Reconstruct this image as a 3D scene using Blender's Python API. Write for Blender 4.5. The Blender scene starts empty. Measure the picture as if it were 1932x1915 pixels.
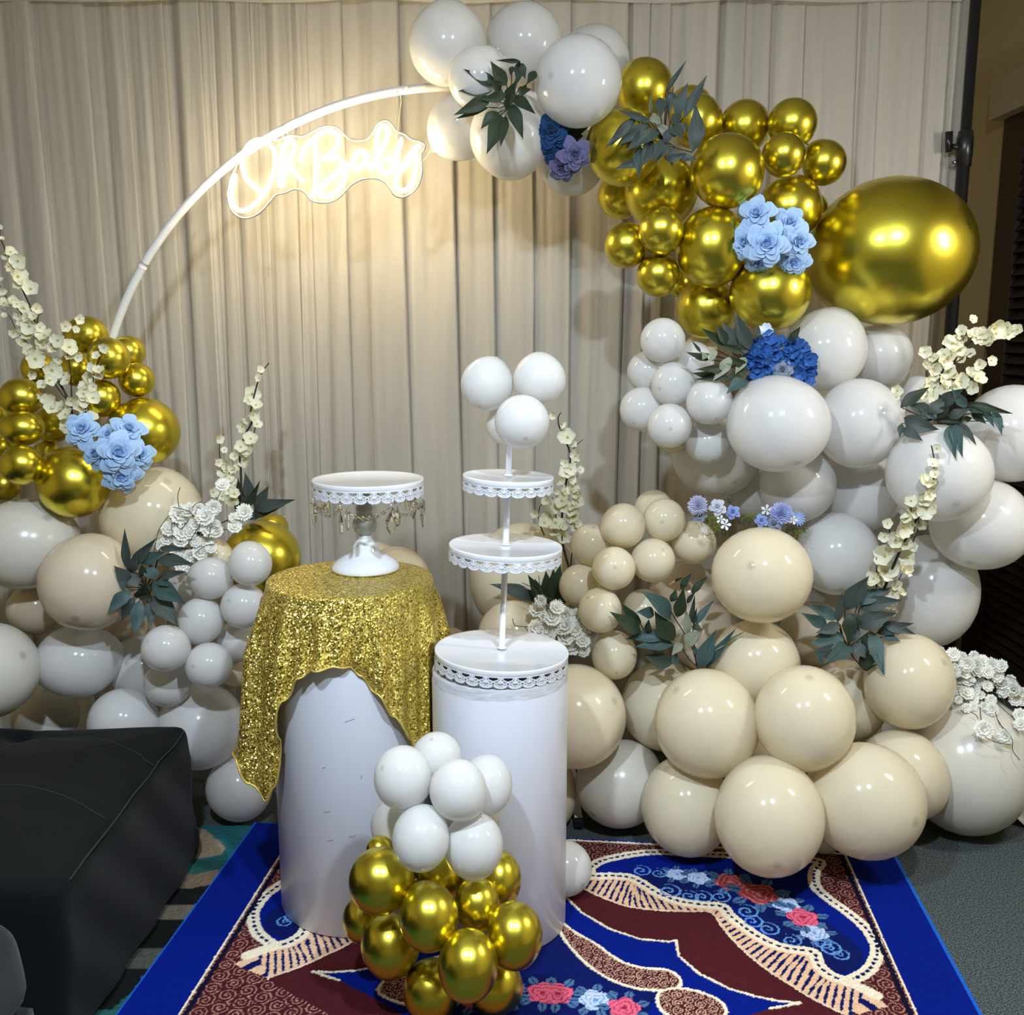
import bpy, bmesh, math, random
import numpy as np
from mathutils import Vector, Matrix, Quaternion

S = bpy.context.scene
COL = S.collection
R = random.Random(7)

# ------------------------------------------------------------------ camera, world, lights, exposure
F = 1860.0                      # focal length in pixels of a 1932 x 1915 frame
PITCH = math.radians(10.05)
CP, SP = math.cos(PITCH), math.sin(PITCH)
CAM = Vector((0, 0, 1.5))
cd = bpy.data.cameras.new('camera')
cd.sensor_fit = 'HORIZONTAL'
cd.sensor_width = 36
cd.lens = F / 1932 * 36
cd.clip_start = 0.05
cam = bpy.data.objects.new('camera', cd)
COL.objects.link(cam)
cam.location = CAM
cam.rotation_euler = (math.radians(90) - PITCH, 0, 0)
S.camera = cam

S.view_settings.view_transform = 'Standard'
S.view_settings.look = 'None'
S.view_settings.exposure = 0.0
S.view_settings.gamma = 1.0
S.view_settings.use_curve_mapping = False

w = bpy.data.worlds.new('world')
S.world = w
w.use_nodes = True
w.node_tree.nodes['Background'].inputs[0].default_value = (0.9, 0.95, 1, 1)
w.node_tree.nodes['Background'].inputs[1].default_value = 0.02


def lamp(name, kind, loc, power, color, size=0.05, size_y=None, target=None):
    d = bpy.data.lights.new(name, kind)
    d.energy = power
    d.color = color
    if kind == 'AREA':
        d.shape = 'RECTANGLE'
        d.size = size
        d.size_y = size_y or size
    else:
        d.shadow_soft_size = size
    o = bpy.data.objects.new(name, d)
    COL.objects.link(o)
    o.location = loc
    if target:
        o.rotation_euler = (Vector(target) - Vector(loc)).to_track_quat('-Z', 'Y').to_euler()
    return o


COOL = (0.73, 0.855, 1.0)
lamp('ceiling_lamp', 'AREA', (-0.50, 0.75, 2.52), 44, COOL, 0.09, 0.09, (-0.46, 1.17, 0))
lamp('ceiling_lamp.001', 'AREA', (0.50, 0.75, 2.52), 44, COOL, 0.09, 0.09, (0.46, 1.17, 0))
lamp('ceiling_bounce_fill', 'POINT', (-0.50, 0.75, 2.60), 18, COOL, 0.04)  # added point lights at the ceiling lamps, lifting ceiling bounce as fill
lamp('ceiling_bounce_fill.001', 'POINT', (0.50, 0.75, 2.60), 18, COOL, 0.04)
lamp('wall_lamp', 'AREA', (1.98, 2.0, 1.95), 15, (1, 0.97, 0.92), 0.10, 0.42, (0.9, 2.7, 0.9))

# ------------------------------------------------------------------ helpers


def ray(px, py):
    dv = (957.5 - py) / F
    return Vector(((px - 966) / F, CP + dv * SP, -SP + dv * CP))


def at(px, py, Y):
    """point on the vertical plane y = Y seen at that pixel of the photograph"""
    d = ray(px, py)
    return CAM + d * (Y / d.y)


def ax(px, py, Y):
    """metres per pixel there"""
    return Y / ray(px, py).y / F


def floor_pt(px, py, z=0.0):
    d = ray(px, py)
    return CAM + d * ((z - CAM.z) / d.z)


RIGHT = Vector((1, 0, 0))
UP = Vector((0, SP, CP))
FWD = Vector((0, CP, -SP))


def lin(r, g, b):
    f = lambda c: ((c / 255 + 0.055) / 1.055) ** 2.4 if c > 10 else c / 255 / 12.92
    return (f(r), f(g), f(b))


def link(o, parent=None):
    COL.objects.link(o)
    if parent:
        o.parent = parent
    return o


def tag(o, label=None, cat=None, group=None, kind=None):
    if label: o['label'] = label
    if cat: o['category'] = cat
    if group: o['group'] = group
    if kind: o['kind'] = kind
    return o


def empty(name, loc, label=None, cat=None, group=None):
    o = bpy.data.objects.new(name, None)
    o.empty_display_size = 0.02
    o.location = loc
    link(o)
    return tag(o, label, cat, group)


def mesh(name, V, Fc, mats=None, smooth=True, mi=None):
    me = bpy.data.meshes.new(name)
    me.from_pydata([tuple(v) for v in V], [], Fc)
    if mats is not None:
        for m in (mats if isinstance(mats, (list, tuple)) else [mats]):
            me.materials.append(m)
    if mi is not None:
        me.polygons.foreach_set('material_index', mi)
    me.polygons.foreach_set('use_smooth', [smooth] * len(me.polygons))
    me.update()
    return me


def obj(name, me, parent=None, loc=None):
    o = bpy.data.objects.new(name, me)
    link(o, parent)
    if loc is not None:
        o.location = loc
    return o


class MB:
    """collects vertices and faces for one mesh"""
    def __init__(s):
        s.V, s.F, s.M = [], [], []

    def add(s, V, Fc, m=0):
        n = len(s.V)
        s.V += [Vector(v) for v in V]
        s.F += [tuple(i + n for i in f) for f in Fc]
        s.M += [m] * len(Fc)
        return s

    def box(s, a, b, m=0):
        (x0, y0, z0), (x1, y1, z1) = a, b
        return s.add([(x0, y0, z0), (x1, y0, z0), (x1, y1, z0), (x0, y1, z0), (x0, y0, z1), (x1, y0, z1), (x1, y1, z1), (x0, y1, z1)],
                     [(0, 3, 2, 1), (4, 5, 6, 7), (0, 1, 5, 4), (1, 2, 6, 5), (2, 3, 7, 6), (3, 0, 4, 7)], m)

    def grid(s, P, m=0, closed_u=False, closed_v=False):
        """P[i][j] points"""
        nu, nv = len(P), len(P[0])
        V = [p for row in P for p in row]
        Fc = []
        for i in range(nu if closed_u else nu - 1):
            for j in range(nv if closed_v else nv - 1):
                i2, j2 = (i + 1) % nu, (j + 1) % nv
                Fc.append((i * nv + j, i2 * nv + j, i2 * nv + j2, i * nv + j2))
        return s.add(V, Fc, m)

    def tube(s, pts, r, n=8, m=0, caps=True):
        pts = [Vector(p) for p in pts]
        rs = r if isinstance(r, (list, tuple)) else [r] * len(pts)
        prev = None
        rings = []
        for i, p in enumerate(pts):
            t = (pts[min(i + 1, len(pts) - 1)] - pts[max(i - 1, 0)])
            t = t.normalized() if t.length > 1e-9 else Vector((0, 0, 1))
            if prev is None:
                u = t.orthogonal().normalized()
            else:
                u = (prev - t * prev.dot(t))
                u = u.normalized() if u.length > 1e-6 else t.orthogonal().normalized()
            prev = u
            v = t.cross(u)
            rings.append([p + (u * math.cos(a) + v * math.sin(a)) * rs[i] for a in [2 * math.pi * k / n for k in range(n)]])
        b = len(s.V)
        s.grid(rings, m, closed_v=True)
        if caps:
            s.F.append(tuple(b + k for k in range(n))[::-1]); s.M.append(m)
            e = b + (len(pts) - 1) * n
            s.F.append(tuple(e + k for k in range(n))); s.M.append(m)
        return s

    def lathe(s, prof, n=48, c=(0, 0, 0), m=0, mod=None):
        c = Vector(c)
        P = []
        for k in range(n):
            a = 2 * math.pi * k / n
            P.append([c + Vector(((r if not mod else mod(r, z, a)) * math.cos(a), (r if not mod else mod(r, z, a)) * math.sin(a), z)) for r, z in prof])
        return s.grid(P, m, closed_u=True)

    def build(s, name, mats, parent=None, smooth=True, loc=None):
        me = mesh(name, s.V, s.F, mats, smooth, s.M)
        return obj(name, me, parent, loc)


def smooth_line(pts, k=6):
    """Catmull-Rom"""
    pts = [Vector(p) for p in pts]
    if len(pts) < 3:
        return pts
    out = []
    for i in range(len(pts) - 1):
        p0, p1, p2, p3 = pts[max(i - 1, 0)], pts[i], pts[i + 1], pts[min(i + 2, len(pts) - 1)]
        for j in range(k):
            t = j / k
            out.append(0.5 * ((2 * p1) + (p2 - p0) * t + (2 * p0 - 5 * p1 + 4 * p2 - p3) * t * t + (3 * p1 - p0 - 3 * p2 + p3) * t ** 3))
    out.append(pts[-1])
    return out


# ------------------------------------------------------------------ materials
def new_mat(name):
    m = bpy.data.materials.new(name)
    m.use_nodes = True
    nt = m.node_tree
    b = nt.nodes['Principled BSDF']
    return m, nt, b


def pbr(name, col, rough=0.5, metal=0.0, vary=0.0, vscale=8.0, bump=0.0, bscale=60.0, sheen=0.0, coat=0.0, trans=0.0, spec=0.5, col2=None, tcol=None, stretch=None):
    m, nt, b = new_mat(name)
    N, L = nt.nodes, nt.links
    b.inputs['Base Color'].default_value = (*col, 1)
    b.inputs['Roughness'].default_value = rough
    b.inputs['Metallic'].default_value = metal
    b.inputs['Specular IOR Level'].default_value = spec
    if sheen:
        b.inputs['Sheen Weight'].default_value = sheen
    if coat:
        b.inputs['Coat Weight'].default_value = coat
        b.inputs['Coat Roughness'].default_value = 0.06
    tc = N.new('ShaderNodeTexCoord')
    src = tc.outputs['Object']
    if stretch:
        mp = N.new('ShaderNodeMapping')
        mp.inputs['Scale'].default_value = stretch
        L.new(src, mp.inputs['Vector'])
        src = mp.outputs['Vector']
    if vary or col2:
        nz = N.new('ShaderNodeTexNoise')
        nz.inputs['Scale'].default_value = vscale
        nz.inputs['Detail'].default_value = 4
        L.new(src, nz.inputs['Vector'])
        mx = N.new('ShaderNodeMix')
        mx.data_type = 'RGBA'
        a = col2 if col2 else tuple(c * (1 - vary) for c in col)
        mx.inputs['A'].default_value = (*a, 1)
        mx.inputs['B'].default_value = (*(col if col2 else tuple(min(1, c * (1 + vary)) for c in col)), 1)
        L.new(nz.outputs['Fac'], mx.inputs['Factor'])
        L.new(mx.outputs['Result'], b.inputs['Base Color'])
    if bump:
        n2 = N.new('ShaderNodeTexNoise')
        n2.inputs['Scale'].default_value = bscale
        n2.inputs['Detail'].default_value = 5
        L.new(src, n2.inputs['Vector'])
        bp = N.new('ShaderNodeBump')
        bp.inputs['Strength'].default_value = bump
        bp.inputs['Distance'].default_value = 0.01
        L.new(n2.outputs['Fac'], bp.inputs['Height'])
        L.new(bp.outputs['Normal'], b.inputs['Normal'])
    if trans:
        t = N.new('ShaderNodeBsdfTranslucent')
        t.inputs['Color'].default_value = (*(tcol or col), 1)
        mx2 = N.new('ShaderNodeMixShader')
        mx2.inputs[0].default_value = trans
        L.new(b.outputs[0], mx2.inputs[1])
        L.new(t.outputs[0], mx2.inputs[2])
        L.new(mx2.outputs[0], N['Material Output'].inputs['Surface'])
    return m


def balloon_mat(name, col, rough, metal=0.0, trans=0.0, crown=0.45, cv=0.06):
    """latex skin: a thicker darker dot at the crown and slight unevenness"""
    m, nt, b = new_mat(name)
    N, L = nt.nodes, nt.links
    at_ = N.new('ShaderNodeAttribute'); at_.attribute_name = 'skin'
    sx = N.new('ShaderNodeSeparateXYZ'); L.new(at_.outputs['Vector'], sx.inputs[0])
    cb = N.new('ShaderNodeCombineXYZ')
    L.new(sx.outputs['X'], cb.inputs[0]); L.new(sx.outputs['Y'], cb.inputs[1])
    ln = N.new('ShaderNodeVectorMath'); ln.operation = 'LENGTH'; L.new(cb.outputs[0], ln.inputs[0])
    mr = N.new('ShaderNodeMapRange'); mr.interpolation_type = 'SMOOTHSTEP'
    mr.inputs['From Min'].default_value = 0.03; mr.inputs['From Max'].default_value = 0.13
    mr.inputs['To Min'].default_value = 1; mr.inputs['To Max'].default_value = 0
    L.new(ln.outputs['Value'], mr.inputs['Value'])
    gz = N.new('ShaderNodeMath'); gz.operation = 'GREATER_THAN'; gz.inputs[1].default_value = 0
    L.new(sx.outputs['Z'], gz.inputs[0])
    ml = N.new('ShaderNodeMath'); ml.operation = 'MULTIPLY'
    L.new(mr.outputs[0], ml.inputs[0]); L.new(gz.outputs[0], ml.inputs[1])
    m2 = N.new('ShaderNodeMath'); m2.operation = 'MULTIPLY'; m2.inputs[1].default_value = crown
    L.new(ml.outputs[0], m2.inputs[0])
    nz = N.new('ShaderNodeTexNoise'); nz.inputs['Scale'].default_value = 2.2; nz.inputs['Detail'].default_value = 3
    L.new(at_.outputs['Vector'], nz.inputs['Vector'])
    mv = N.new('ShaderNodeMix'); mv.data_type = 'RGBA'
    mv.inputs['A'].default_value = (*[c * (1 - cv) for c in col], 1)
    mv.inputs['B'].default_value = (*[min(1, c * (1 + cv)) for c in col], 1)
    L.new(nz.outputs['Fac'], mv.inputs['Factor'])
    mx = N.new('ShaderNodeMix'); mx.data_type = 'RGBA'
    mx.inputs['B'].default_value = (*[c * 0.30 for c in col], 1)
    L.new(m2.outputs[0], mx.inputs['Factor']); L.new(mv.outputs['Result'], mx.inputs['A'])
    L.new(mx.outputs['Result'], b.inputs['Base Color'])
    b.inputs['Roughness'].default_value = rough
    b.inputs['Metallic'].default_value = metal
    if trans:
        t = N.new('ShaderNodeBsdfTranslucent')
        L.new(mx.outputs['Result'], t.inputs['Color'])
        ms = N.new('ShaderNodeMixShader'); ms.inputs[0].default_value = trans
        L.new(b.outputs[0], ms.inputs[1]); L.new(t.outputs[0], ms.inputs[2])
        L.new(ms.outputs[0], N['Material Output'].inputs['Surface'])
    return m


M_BALLOON = {
    'W': balloon_mat('white_latex', (0.82, 0.81, 0.79), 0.12, trans=0.36, crown=.3),
    'C': balloon_mat('cream_latex', (0.86, 0.77, 0.57), 0.11, trans=0.30, crown=.3),
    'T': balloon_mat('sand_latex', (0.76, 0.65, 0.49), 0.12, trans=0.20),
    'P': balloon_mat('pearl_latex', (0.72, 0.68, 0.59), 0.22, trans=0.15),
    'G': balloon_mat('gold_chrome_latex', (0.68, 0.57, 0.06), 0.28, metal=1.0, crown=0.3),
}

# ------------------------------------------------------------------ the room
m_wall = pbr('tan_wall_paint', lin(206, 186, 140), 0.85, vary=0.04, vscale=3, bump=0.05, bscale=180)
m_ceil = pbr('ceiling_paint', lin(222, 220, 216), 0.9, vary=0.03)
m_dark = pbr('dark_brown_wood', lin(52, 34, 24), 0.45, vary=0.25, vscale=5, stretch=(1, 1, 0.15), bump=0.08, bscale=40)
m_slat = pbr('dark_louvre_wood', lin(40, 27, 20), 0.5, vary=0.2, vscale=6)
m_white_trim = pbr('cream_trim_paint', lin(200, 180, 150), 0.7, vary=0.03)


def carpet_mat():
    m, nt, b = new_mat('grey_loop_carpet')
    N, L = nt.nodes, nt.links
    tc = N.new('ShaderNodeTexCoord')
    nz = N.new('ShaderNodeTexNoise'); nz.inputs['Scale'].default_value = 230; nz.inputs['Detail'].default_value = 3
    nz.inputs['Roughness'].default_value = 0.7
    L.new(tc.outputs['Object'], nz.inputs['Vector'])
    n2 = N.new('ShaderNodeTexNoise'); n2.inputs['Scale'].default_value = 3
    L.new(tc.outputs['Object'], n2.inputs['Vector'])
    cr = N.new('ShaderNodeValToRGB')
    e = cr.color_ramp.elements
    e[0].position = 0.36; e[0].color = (*lin(18, 24, 26), 1)
    e[1].position = 0.70; e[1].color = (*lin(114, 122, 122), 1)
    L.new(nz.outputs['Fac'], cr.inputs[0])
    L.new(cr.outputs[0], b.inputs['Base Color'])
    b.inputs['Roughness'].default_value = 0.95
    b.inputs['Specular IOR Level'].default_value = 0.1
    bp = N.new('ShaderNodeBump'); bp.inputs['Strength'].default_value = 0.6; bp.inputs['Distance'].default_value = 0.004
    L.new(nz.outputs['Fac'], bp.inputs['Height']); L.new(bp.outputs[0], b.inputs['Normal'])
    return m


def structure(name, a, b, m):
    return tag(MB().box(a, b).build(name, m, smooth=False), kind='structure')


X0, X1, Y0, Y1, ZC = -3.0, 2.1, -2.6, 5.0, 3.1
structure('floor', (X0 - .1, Y0 - .1, -.1), (X1 + .1, Y1 + .1, 0), carpet_mat())
structure('ceiling', (X0 - .1, Y0 - .1, ZC), (X1 + .1, Y1 + .1, ZC + .1), m_ceil)
structure('wall_left', (X0 - .1, Y0 - .1, 0), (X0, Y1 + .1, ZC), m_wall)
structure('wall_right', (X1, Y0 - .1, 0), (X1 + .1, Y1 + .1, ZC), m_wall)
structure('wall_back', (X0, Y1, 0), (X1, Y1 + .1, ZC), m_wall)
structure('wall_front', (X0, Y0 - .1, 0), (X1, Y0, ZC), m_wall)
structure('baseboard_right', (X1 - .015, Y0, 0), (X1 - .0005, 3.02, .09), m_dark)
structure('baseboard_left', (X0 + .0005, Y0, 0), (X0 + .015, Y1, .09), m_dark)
structure('baseboard_back', (X0 + .016, Y1 - .015, 0), (X1 - .6, Y1 - .0005, .09), m_dark)
# pelmet box over the shutters
tr = MB()
tr.box((X1 - .10, 2.4, 2.376), (X1 - .0008, 4.36, 2.392)).box((X1 - .10, 2.4, 2.392), (X1 - .088, 4.36, 2.53)).box((X1 - .088, 4.345, 2.392), (X1 - .0008, 4.36, 2.53)).box((X1 - .088, 2.4, 2.392), (X1 - .0008, 2.415, 2.53))
tag(tr.build('trim_1', m_white_trim, smooth=False), kind='structure')
# louvred door on the right wall
door = MB()
DX = X1 - .001
door.box((DX - .05, 4.16, .0), (DX, 4.32, 2.37)).box((DX - .05, 3.03, .0), (DX, 3.15, 2.37)).box((DX - .05, 3.15, 2.24), (DX, 4.16, 2.37)).box((DX - .05, 3.15, .0), (DX, 4.16, .16)).box((DX - .012, 3.15, .16), (DX, 4.16, 2.24))
dr = tag(door.build('door_1', m_dark, smooth=False), kind='structure')
sl = MB()
sl.add([(-.030, -.505, -.016), (-.030, .505, -.016), (.0, .505, .026), (.0, -.505, .026), (-.024, -.505, -.018), (-.024, .505, -.018), (.004, .505, .020), (.004, -.505, .020)],
       [(0, 1, 2, 3), (7, 6, 5, 4), (0, 4, 5, 1), (2, 6, 7, 3), (0, 3, 7, 4), (1, 5, 6, 2)])
slm = mesh('slat', sl.V, sl.F, m_slat, False)
for k in range(46):
    obj('slat', slm, dr, (DX - .018, 3.655, .19 + k * .0445))
# low dark cabinet in the corner behind the curtain
cb = empty('cabinet', (1.76, 4.72, 0), 'dark wooden cabinet in the corner behind the balloons at right', 'cabinet')
k = MB().box((-.33, -.25, .06), (.33, .25, 1.22)).box((-.30, -.22, 0), (.30, .22, .06)).build('body', m_dark, cb, False)
MB().box((-.345, -.265, 1.22), (.335, .255, 1.25)).build('top_board', m_dark, cb, False)
for sx in (-1, 1):
    d = MB().box((sx * .165 - .155, -.268, .09), (sx * .165 + .155, -.25, 1.2)).box((sx * .165 - .11, -.274, .15), (sx * .165 + .11, -.268, 1.14)).build('door', m_dark, cb, False)
    MB().lathe([(0, 0), (.006, .002), (.006, .014), (.012, .02), (.009, .028), (0, .03)], 12, (0, 0, 0)).build('knob', pbr('knob_brass', (.35, .28, .12), .35, 1), d).matrix_local = Matrix.Translation((sx * .03, -.268, .7)) @ Matrix.Rotation(math.radians(90), 4, 'X')

# ------------------------------------------------------------------ curtain and its stand


def curtain_mat():
    m, nt, b = new_mat('sheer_curtain_fabric')
    N, L = nt.nodes, nt.links
    tc = N.new('ShaderNodeTexCoord')
    mp = N.new('ShaderNodeMapping'); mp.inputs['Scale'].default_value = (13, 6, .8)
    L.new(tc.outputs['Object'], mp.inputs[0])
    nz = N.new('ShaderNodeTexNoise'); nz.inputs['Scale'].default_value = 1.0; nz.inputs['Detail'].default_value = 4
    nz.inputs['Distortion'].default_value = 1.2
    L.new(mp.outputs[0], nz.inputs['Vector'])
    cr = N.new('ShaderNodeValToRGB')
    e = cr.color_ramp.elements
    e[0].position = 0.3; e[0].color = (*lin(204, 197, 185), 1)
    e[1].position = 0.7; e[1].color = (*lin(221, 214, 201), 1)
    L.new(nz.outputs['Fac'], cr.inputs[0]); L.new(cr.outputs[0], b.inputs['Base Color'])
    b.inputs['Roughness'].default_value = 0.75
    b.inputs['Sheen Weight'].default_value = 0.15
    bp = N.new('ShaderNodeBump'); bp.inputs['Strength'].default_value = 0.35; bp.inputs['Distance'].default_value = 0.02
    L.new(nz.outputs['Fac'], bp.inputs['Height']); L.new(bp.outputs[0], b.inputs['Normal'])
    t = N.new('ShaderNodeBsdfTranslucent'); L.new(cr.outputs[0], t.inputs[0])
    t2 = N.new('ShaderNodeBsdfTransparent')
    ms = N.new('ShaderNodeMixShader'); ms.inputs[0].default_value = 0.28
    L.new(b.outputs[0], ms.inputs[1]); L.new(t.outputs[0], ms.inputs[2])
    m2 = N.new('ShaderNodeMixShader'); m2.inputs[0].default_value = 0.14
    L.new(ms.outputs[0], m2.inputs[1]); L.new(t2.outputs[0], m2.inputs[2])
    L.new(m2.outputs[0], N['Material Output'].inputs['Surface'])
    return m


m_curtain = curtain_mat()
CY = 3.42
cur = empty('backdrop_curtain', (-.6, CY, 0), 'long pleated cream sheer curtain hanging behind the balloon arch', 'curtain')
rc = random.Random(21)
# pleats: a list of fold widths; each fold swings forward and doubles back over the next one
x = -2.75
folds = []
while x < 1.50:
    wd = rc.choice([.05, .075, .10, .12, .15, .18])
    folds.append((x, wd, rc.uniform(.30, 1.0), rc.uniform(-1, 1), rc.uniform(0, 6.28)))
    x += wd
endx = folds[-1][0] + folds[-1][1]
kx = (1.446 + 2.75) / (endx + 2.75)
SUB = 18
cols = []
for (fx, wd, amp, skew, p0) in folds:
    for j in range(SUB):
        cols.append((fx, wd, amp, skew, p0, j / SUB))
ZT, ZB = 2.585, 0.02
NZ = 40
P = []
for (fx, wd, amp, skew, p0, t) in cols:
    row = []
    w0 = math.sin(math.pi * t)                       # zero where two pleats meet
    for i in range(NZ + 1):
        h = i / NZ                                   # 0 top, 1 bottom
        a = amp * (0.75 + 0.35 * h + 0.12 * math.sin(p0 + 5 * h))
        over = .055 * amp * (.7 + .5 * h)            # how far the pleat edge laps over its neighbour
        xx = fx + wd * t + over * (math.cos(math.pi * t) ** 3) * -1 * (1 if t > .5 else .45)
        xx = -2.75 + (xx + 2.75) * kx
        xx += 0.016 * h * math.sin(p0 * 2 + 3.1 * h) * w0 + 0.010 * math.sin(5 * xx + 2.3 * h)
        yy = -.022 * a * (1 if t > .5 else -1) * abs(math.cos(math.pi * t)) ** 1.5 - .010 * a * w0 * math.sin(2 * math.pi * t * 2 + p0 + 1.5 * h) - .002 * w0 * math.sin(2 * math.pi * t * 5 + 2 * p0 - 3 * h) - 0.010 * math.sin(6 * fx + 4 * h)
        row.append(Vector((xx + .6, yy, ZT + (ZB - ZT) * h)))
    P.append(row)
cb_ = MB().grid(P)
cf = cb_.build('curtain_fabric', m_curtain, cur)
hem = []
for (fx, wd, amp, skew, p0, t) in cols[::3]:
    xx = -2.75 + (fx + wd * t + 2.75) * kx
    yy = -.030 - .008 * math.sin(9 * xx)
    hem.append([Vector((xx + .6, yy, 2.545 + .004 * math.sin(11 * xx))), Vector((xx + .6, yy - .012, 2.565)), Vector((xx + .6, yy, 2.60)), Vector((xx + .6, yy + .05, 2.605)), Vector((xx + .6, yy + .052, 2.55))])
MB().grid(hem).build('top_hem', m_curtain, cur)
m_black = pbr('black_powder_coat', (.012, .012, .013), .38, vary=.2)
m_blackp = pbr('black_plastic', (.01, .01, .011), .3)
st = empty('backdrop_stand', (1.476, CY - .05, 0), 'black telescopic pole stand at the right end of the curtain', 'stand')
MB().tube([(0, 0, .02), (0, 0, 2.1)], .020, 16).build('lower_pole', m_black, st)
MB().tube([(0, 0, 2.05), (0, 0, 2.62), (0, .05, 2.632)], .0168, 16).build('upper_pole', m_black, st)
cl = MB().lathe([(.020, -.062), (.0245, -.058), (.0245, -.03), (.026, -.028), (.026, .03), (.0245, .032), (.023, .05), (.017, .055)], 20).build('collar', m_blackp, st, loc=(0, 0, 2.095))
kb = MB().tube([(-.024, 0, .0), (-.045, 0, .004)], .009, 10)
kb.add([(-.042, -.006, -.012), (-.060, -.006, -.016), (-.066, -.006, .048), (-.044, -.006, .050), (-.042, .006, -.012), (-.060, .006, -.016), (-.066, .006, .048), (-.044, .006, .050)], [(0, 1, 2, 3), (7, 6, 5, 4), (0, 4, 5, 1), (1, 5, 6, 2), (2, 6, 7, 3), (3, 7, 4, 0)])
kb.build('clamp_knob', m_blackp, cl)
MB().tube([(-.035, -.012, -.048), (-.035, .012, -.048)], .006, 10).build('rivet', pbr('steel', (.5, .5, .5), .3, 1), cl)
MB().tube([(0.0, .05, 2.625), (-4.3, .05, 2.625)], .015, 12).build('crossbar', m_black, st)
for a in (20, 140, 260):
    q = Vector((math.cos(math.radians(a)), math.sin(math.radians(a)), 0))
    MB().tube([q * .02 + Vector((0, 0, .34)), q * .30 + Vector((0, 0, .012))], .009, 8).build('leg', m_black, st)

# ------------------------------------------------------------------ white hoop and lit sign
m_hoop = pbr('white_enamel_tube', (.78, .77, .76), .3, vary=.03)
HY = 3.04
hp = [at(*q, HY) for q in [(212, 640), (300, 450), (440, 306), (530, 248), (640, 197), (745, 172), (850, 164)]]
A = np.array([[p.x, p.z, 1] for p in hp]); bb = np.array([p.x ** 2 + p.z ** 2 for p in hp])
s_ = np.linalg.lstsq(A, bb, rcond=None)[0]
hx, hz = s_[0] / 2, s_[1] / 2
hr = math.sqrt(s_[2] + hx * hx + hz * hz)
hoop = empty('arch_hoop', (hx, HY, 0), 'white round metal hoop carrying the sign and the balloon garland', 'arch')
a0 = math.asin(max(-1, min(1, (0.02 - hz) / hr)))
pts = []
for i in range(121):
    a = a0 + (math.pi - 2 * a0) * i / 120
    pts.append((hr * math.cos(a), 0, hz + hr * math.sin(a)))
MB().tube(pts, .0125, 14).build('hoop_tube', m_hoop, hoop)
for deg in (205, 172, 147, 121, 97, 60, 20):
    a = math.radians(deg)
    if hz + hr * math.sin(a) < .05: continue
    c = Vector((hr * math.cos(a), 0, hz + hr * math.sin(a))); t = Vector((-math.sin(a), 0, math.cos(a)))
    MB().tube([c - t * .008, c + t * .008], .0132, 14).build('joint_sleeve', m_hoop, hoop)
fx0 = .205
MB().box((fx0 - hx - .012, -.22, .012), (fx0 - hx + .012, .30, .03)).build('foot_bar', m_hoop, hoop, False)
MB().box((fx0 - hx - .0125, -.245, .0115), (fx0 - hx + .0125, -.2195, .031)).build('end_cap', m_blackp, hoop, False)
MB().box((-.52, -.20, .012), (-.496, .30, .03)).build('foot_bar', m_hoop, hoop, False)
e = math.cos(a0) * hr
MB().box((-e, -.012, .005), (e, .012, .0118)).build('base_rail', m_hoop, hoop, False)

m_neon = bpy.data.materials.new('warm_neon_tube')
m_neon.use_nodes = True
nt = m_neon.node_tree
em = nt.nodes.new('ShaderNodeEmission')
em.inputs[0].default_value = (1.0, .83, .52, 1)
em.inputs[1].default_value = 66
nt.links.new(em.outputs[0], nt.nodes['Material Output'].inputs[0])
m_acryl, nt, b = new_mat('clear_acrylic_sheet')
b.inputs['Base Color'].default_value = (.93, .90, .84, 1)
b.inputs['Roughness'].default_value = .08
tp = nt.nodes.new('ShaderNodeBsdfTransparent'); tp.inputs[0].default_value = (.97, .96, .94, 1)
tl = nt.nodes.new('ShaderNodeBsdfTranslucent'); tl.inputs[0].default_value = (.9, .86, .78, 1)
m1 = nt.nodes.new('ShaderNodeMixShader'); m1.inputs[0].default_value = .5
nt.links.new(b.outputs[0], m1.inputs[1]); nt.links.new(tl.outputs[0], m1.inputs[2])
m2 = nt.nodes.new('ShaderNodeMixShader'); m2.inputs[0].default_value = .972
nt.links.new(m1.outputs[0], m2.inputs[1]); nt.links.new(tp.outputs[0], m2.inputs[2])
nt.links.new(m2.outputs[0], nt.nodes['Material Output'].inputs[0])
SY = 2.97
zs = lambda x, y: at(400 + x * .22774, 200 + y * .22774, SY)
sgn = empty('neon_sign', zs(940, 450), 'lit white script sign reading Oh Baby hanging from the hoop', 'sign')
sc = sgn.location.copy()
OUT = [(125, 740), (140, 640), (165, 560), (210, 470), (240, 390), (300, 300), (380, 262), (450, 262), (520, 280), (580, 265), (640, 240), (690, 245), (760, 245), (830, 210), (900, 175), (970, 165), (1040, 180), (1090, 230), (1140, 270), (1210, 285), (1280, 270), (1330, 220), (1360, 160), (1410, 122), (1460, 125), (1500, 165), (1530, 205), (1600, 235), (1650, 275), (1720, 295), (1760, 320), (1755, 360), (1730, 390), (1735, 480), (1735, 570), (1700, 670), (1640, 730), (1570, 755), (1510, 735), (1470, 680), (1430, 630), (1370, 602), (1300, 598), (1220, 615), (1140, 665), (1060, 750), (990, 790), (920, 800), (850, 792), (810, 770), (780, 730), (730, 695), (670, 690), (600, 720), (530, 735), (480, 790), (420, 860), (350, 910), (270, 930), (200, 905), (150, 850)]
ol = smooth_line([zs(*q) - sc for q in OUT + OUT[:1]], 3)[:-1]
bm = bmesh.new()
vs = [bm.verts.new(p + Vector((0, .006, 0))) for p in ol]
f = bm.faces.new(vs)
r = bmesh.ops.extrude_face_region(bm, geom=[f])
for v in [g for g in r['geom'] if isinstance(g, bmesh.types.BMVert)]:
    v.co.y -= .006
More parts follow.
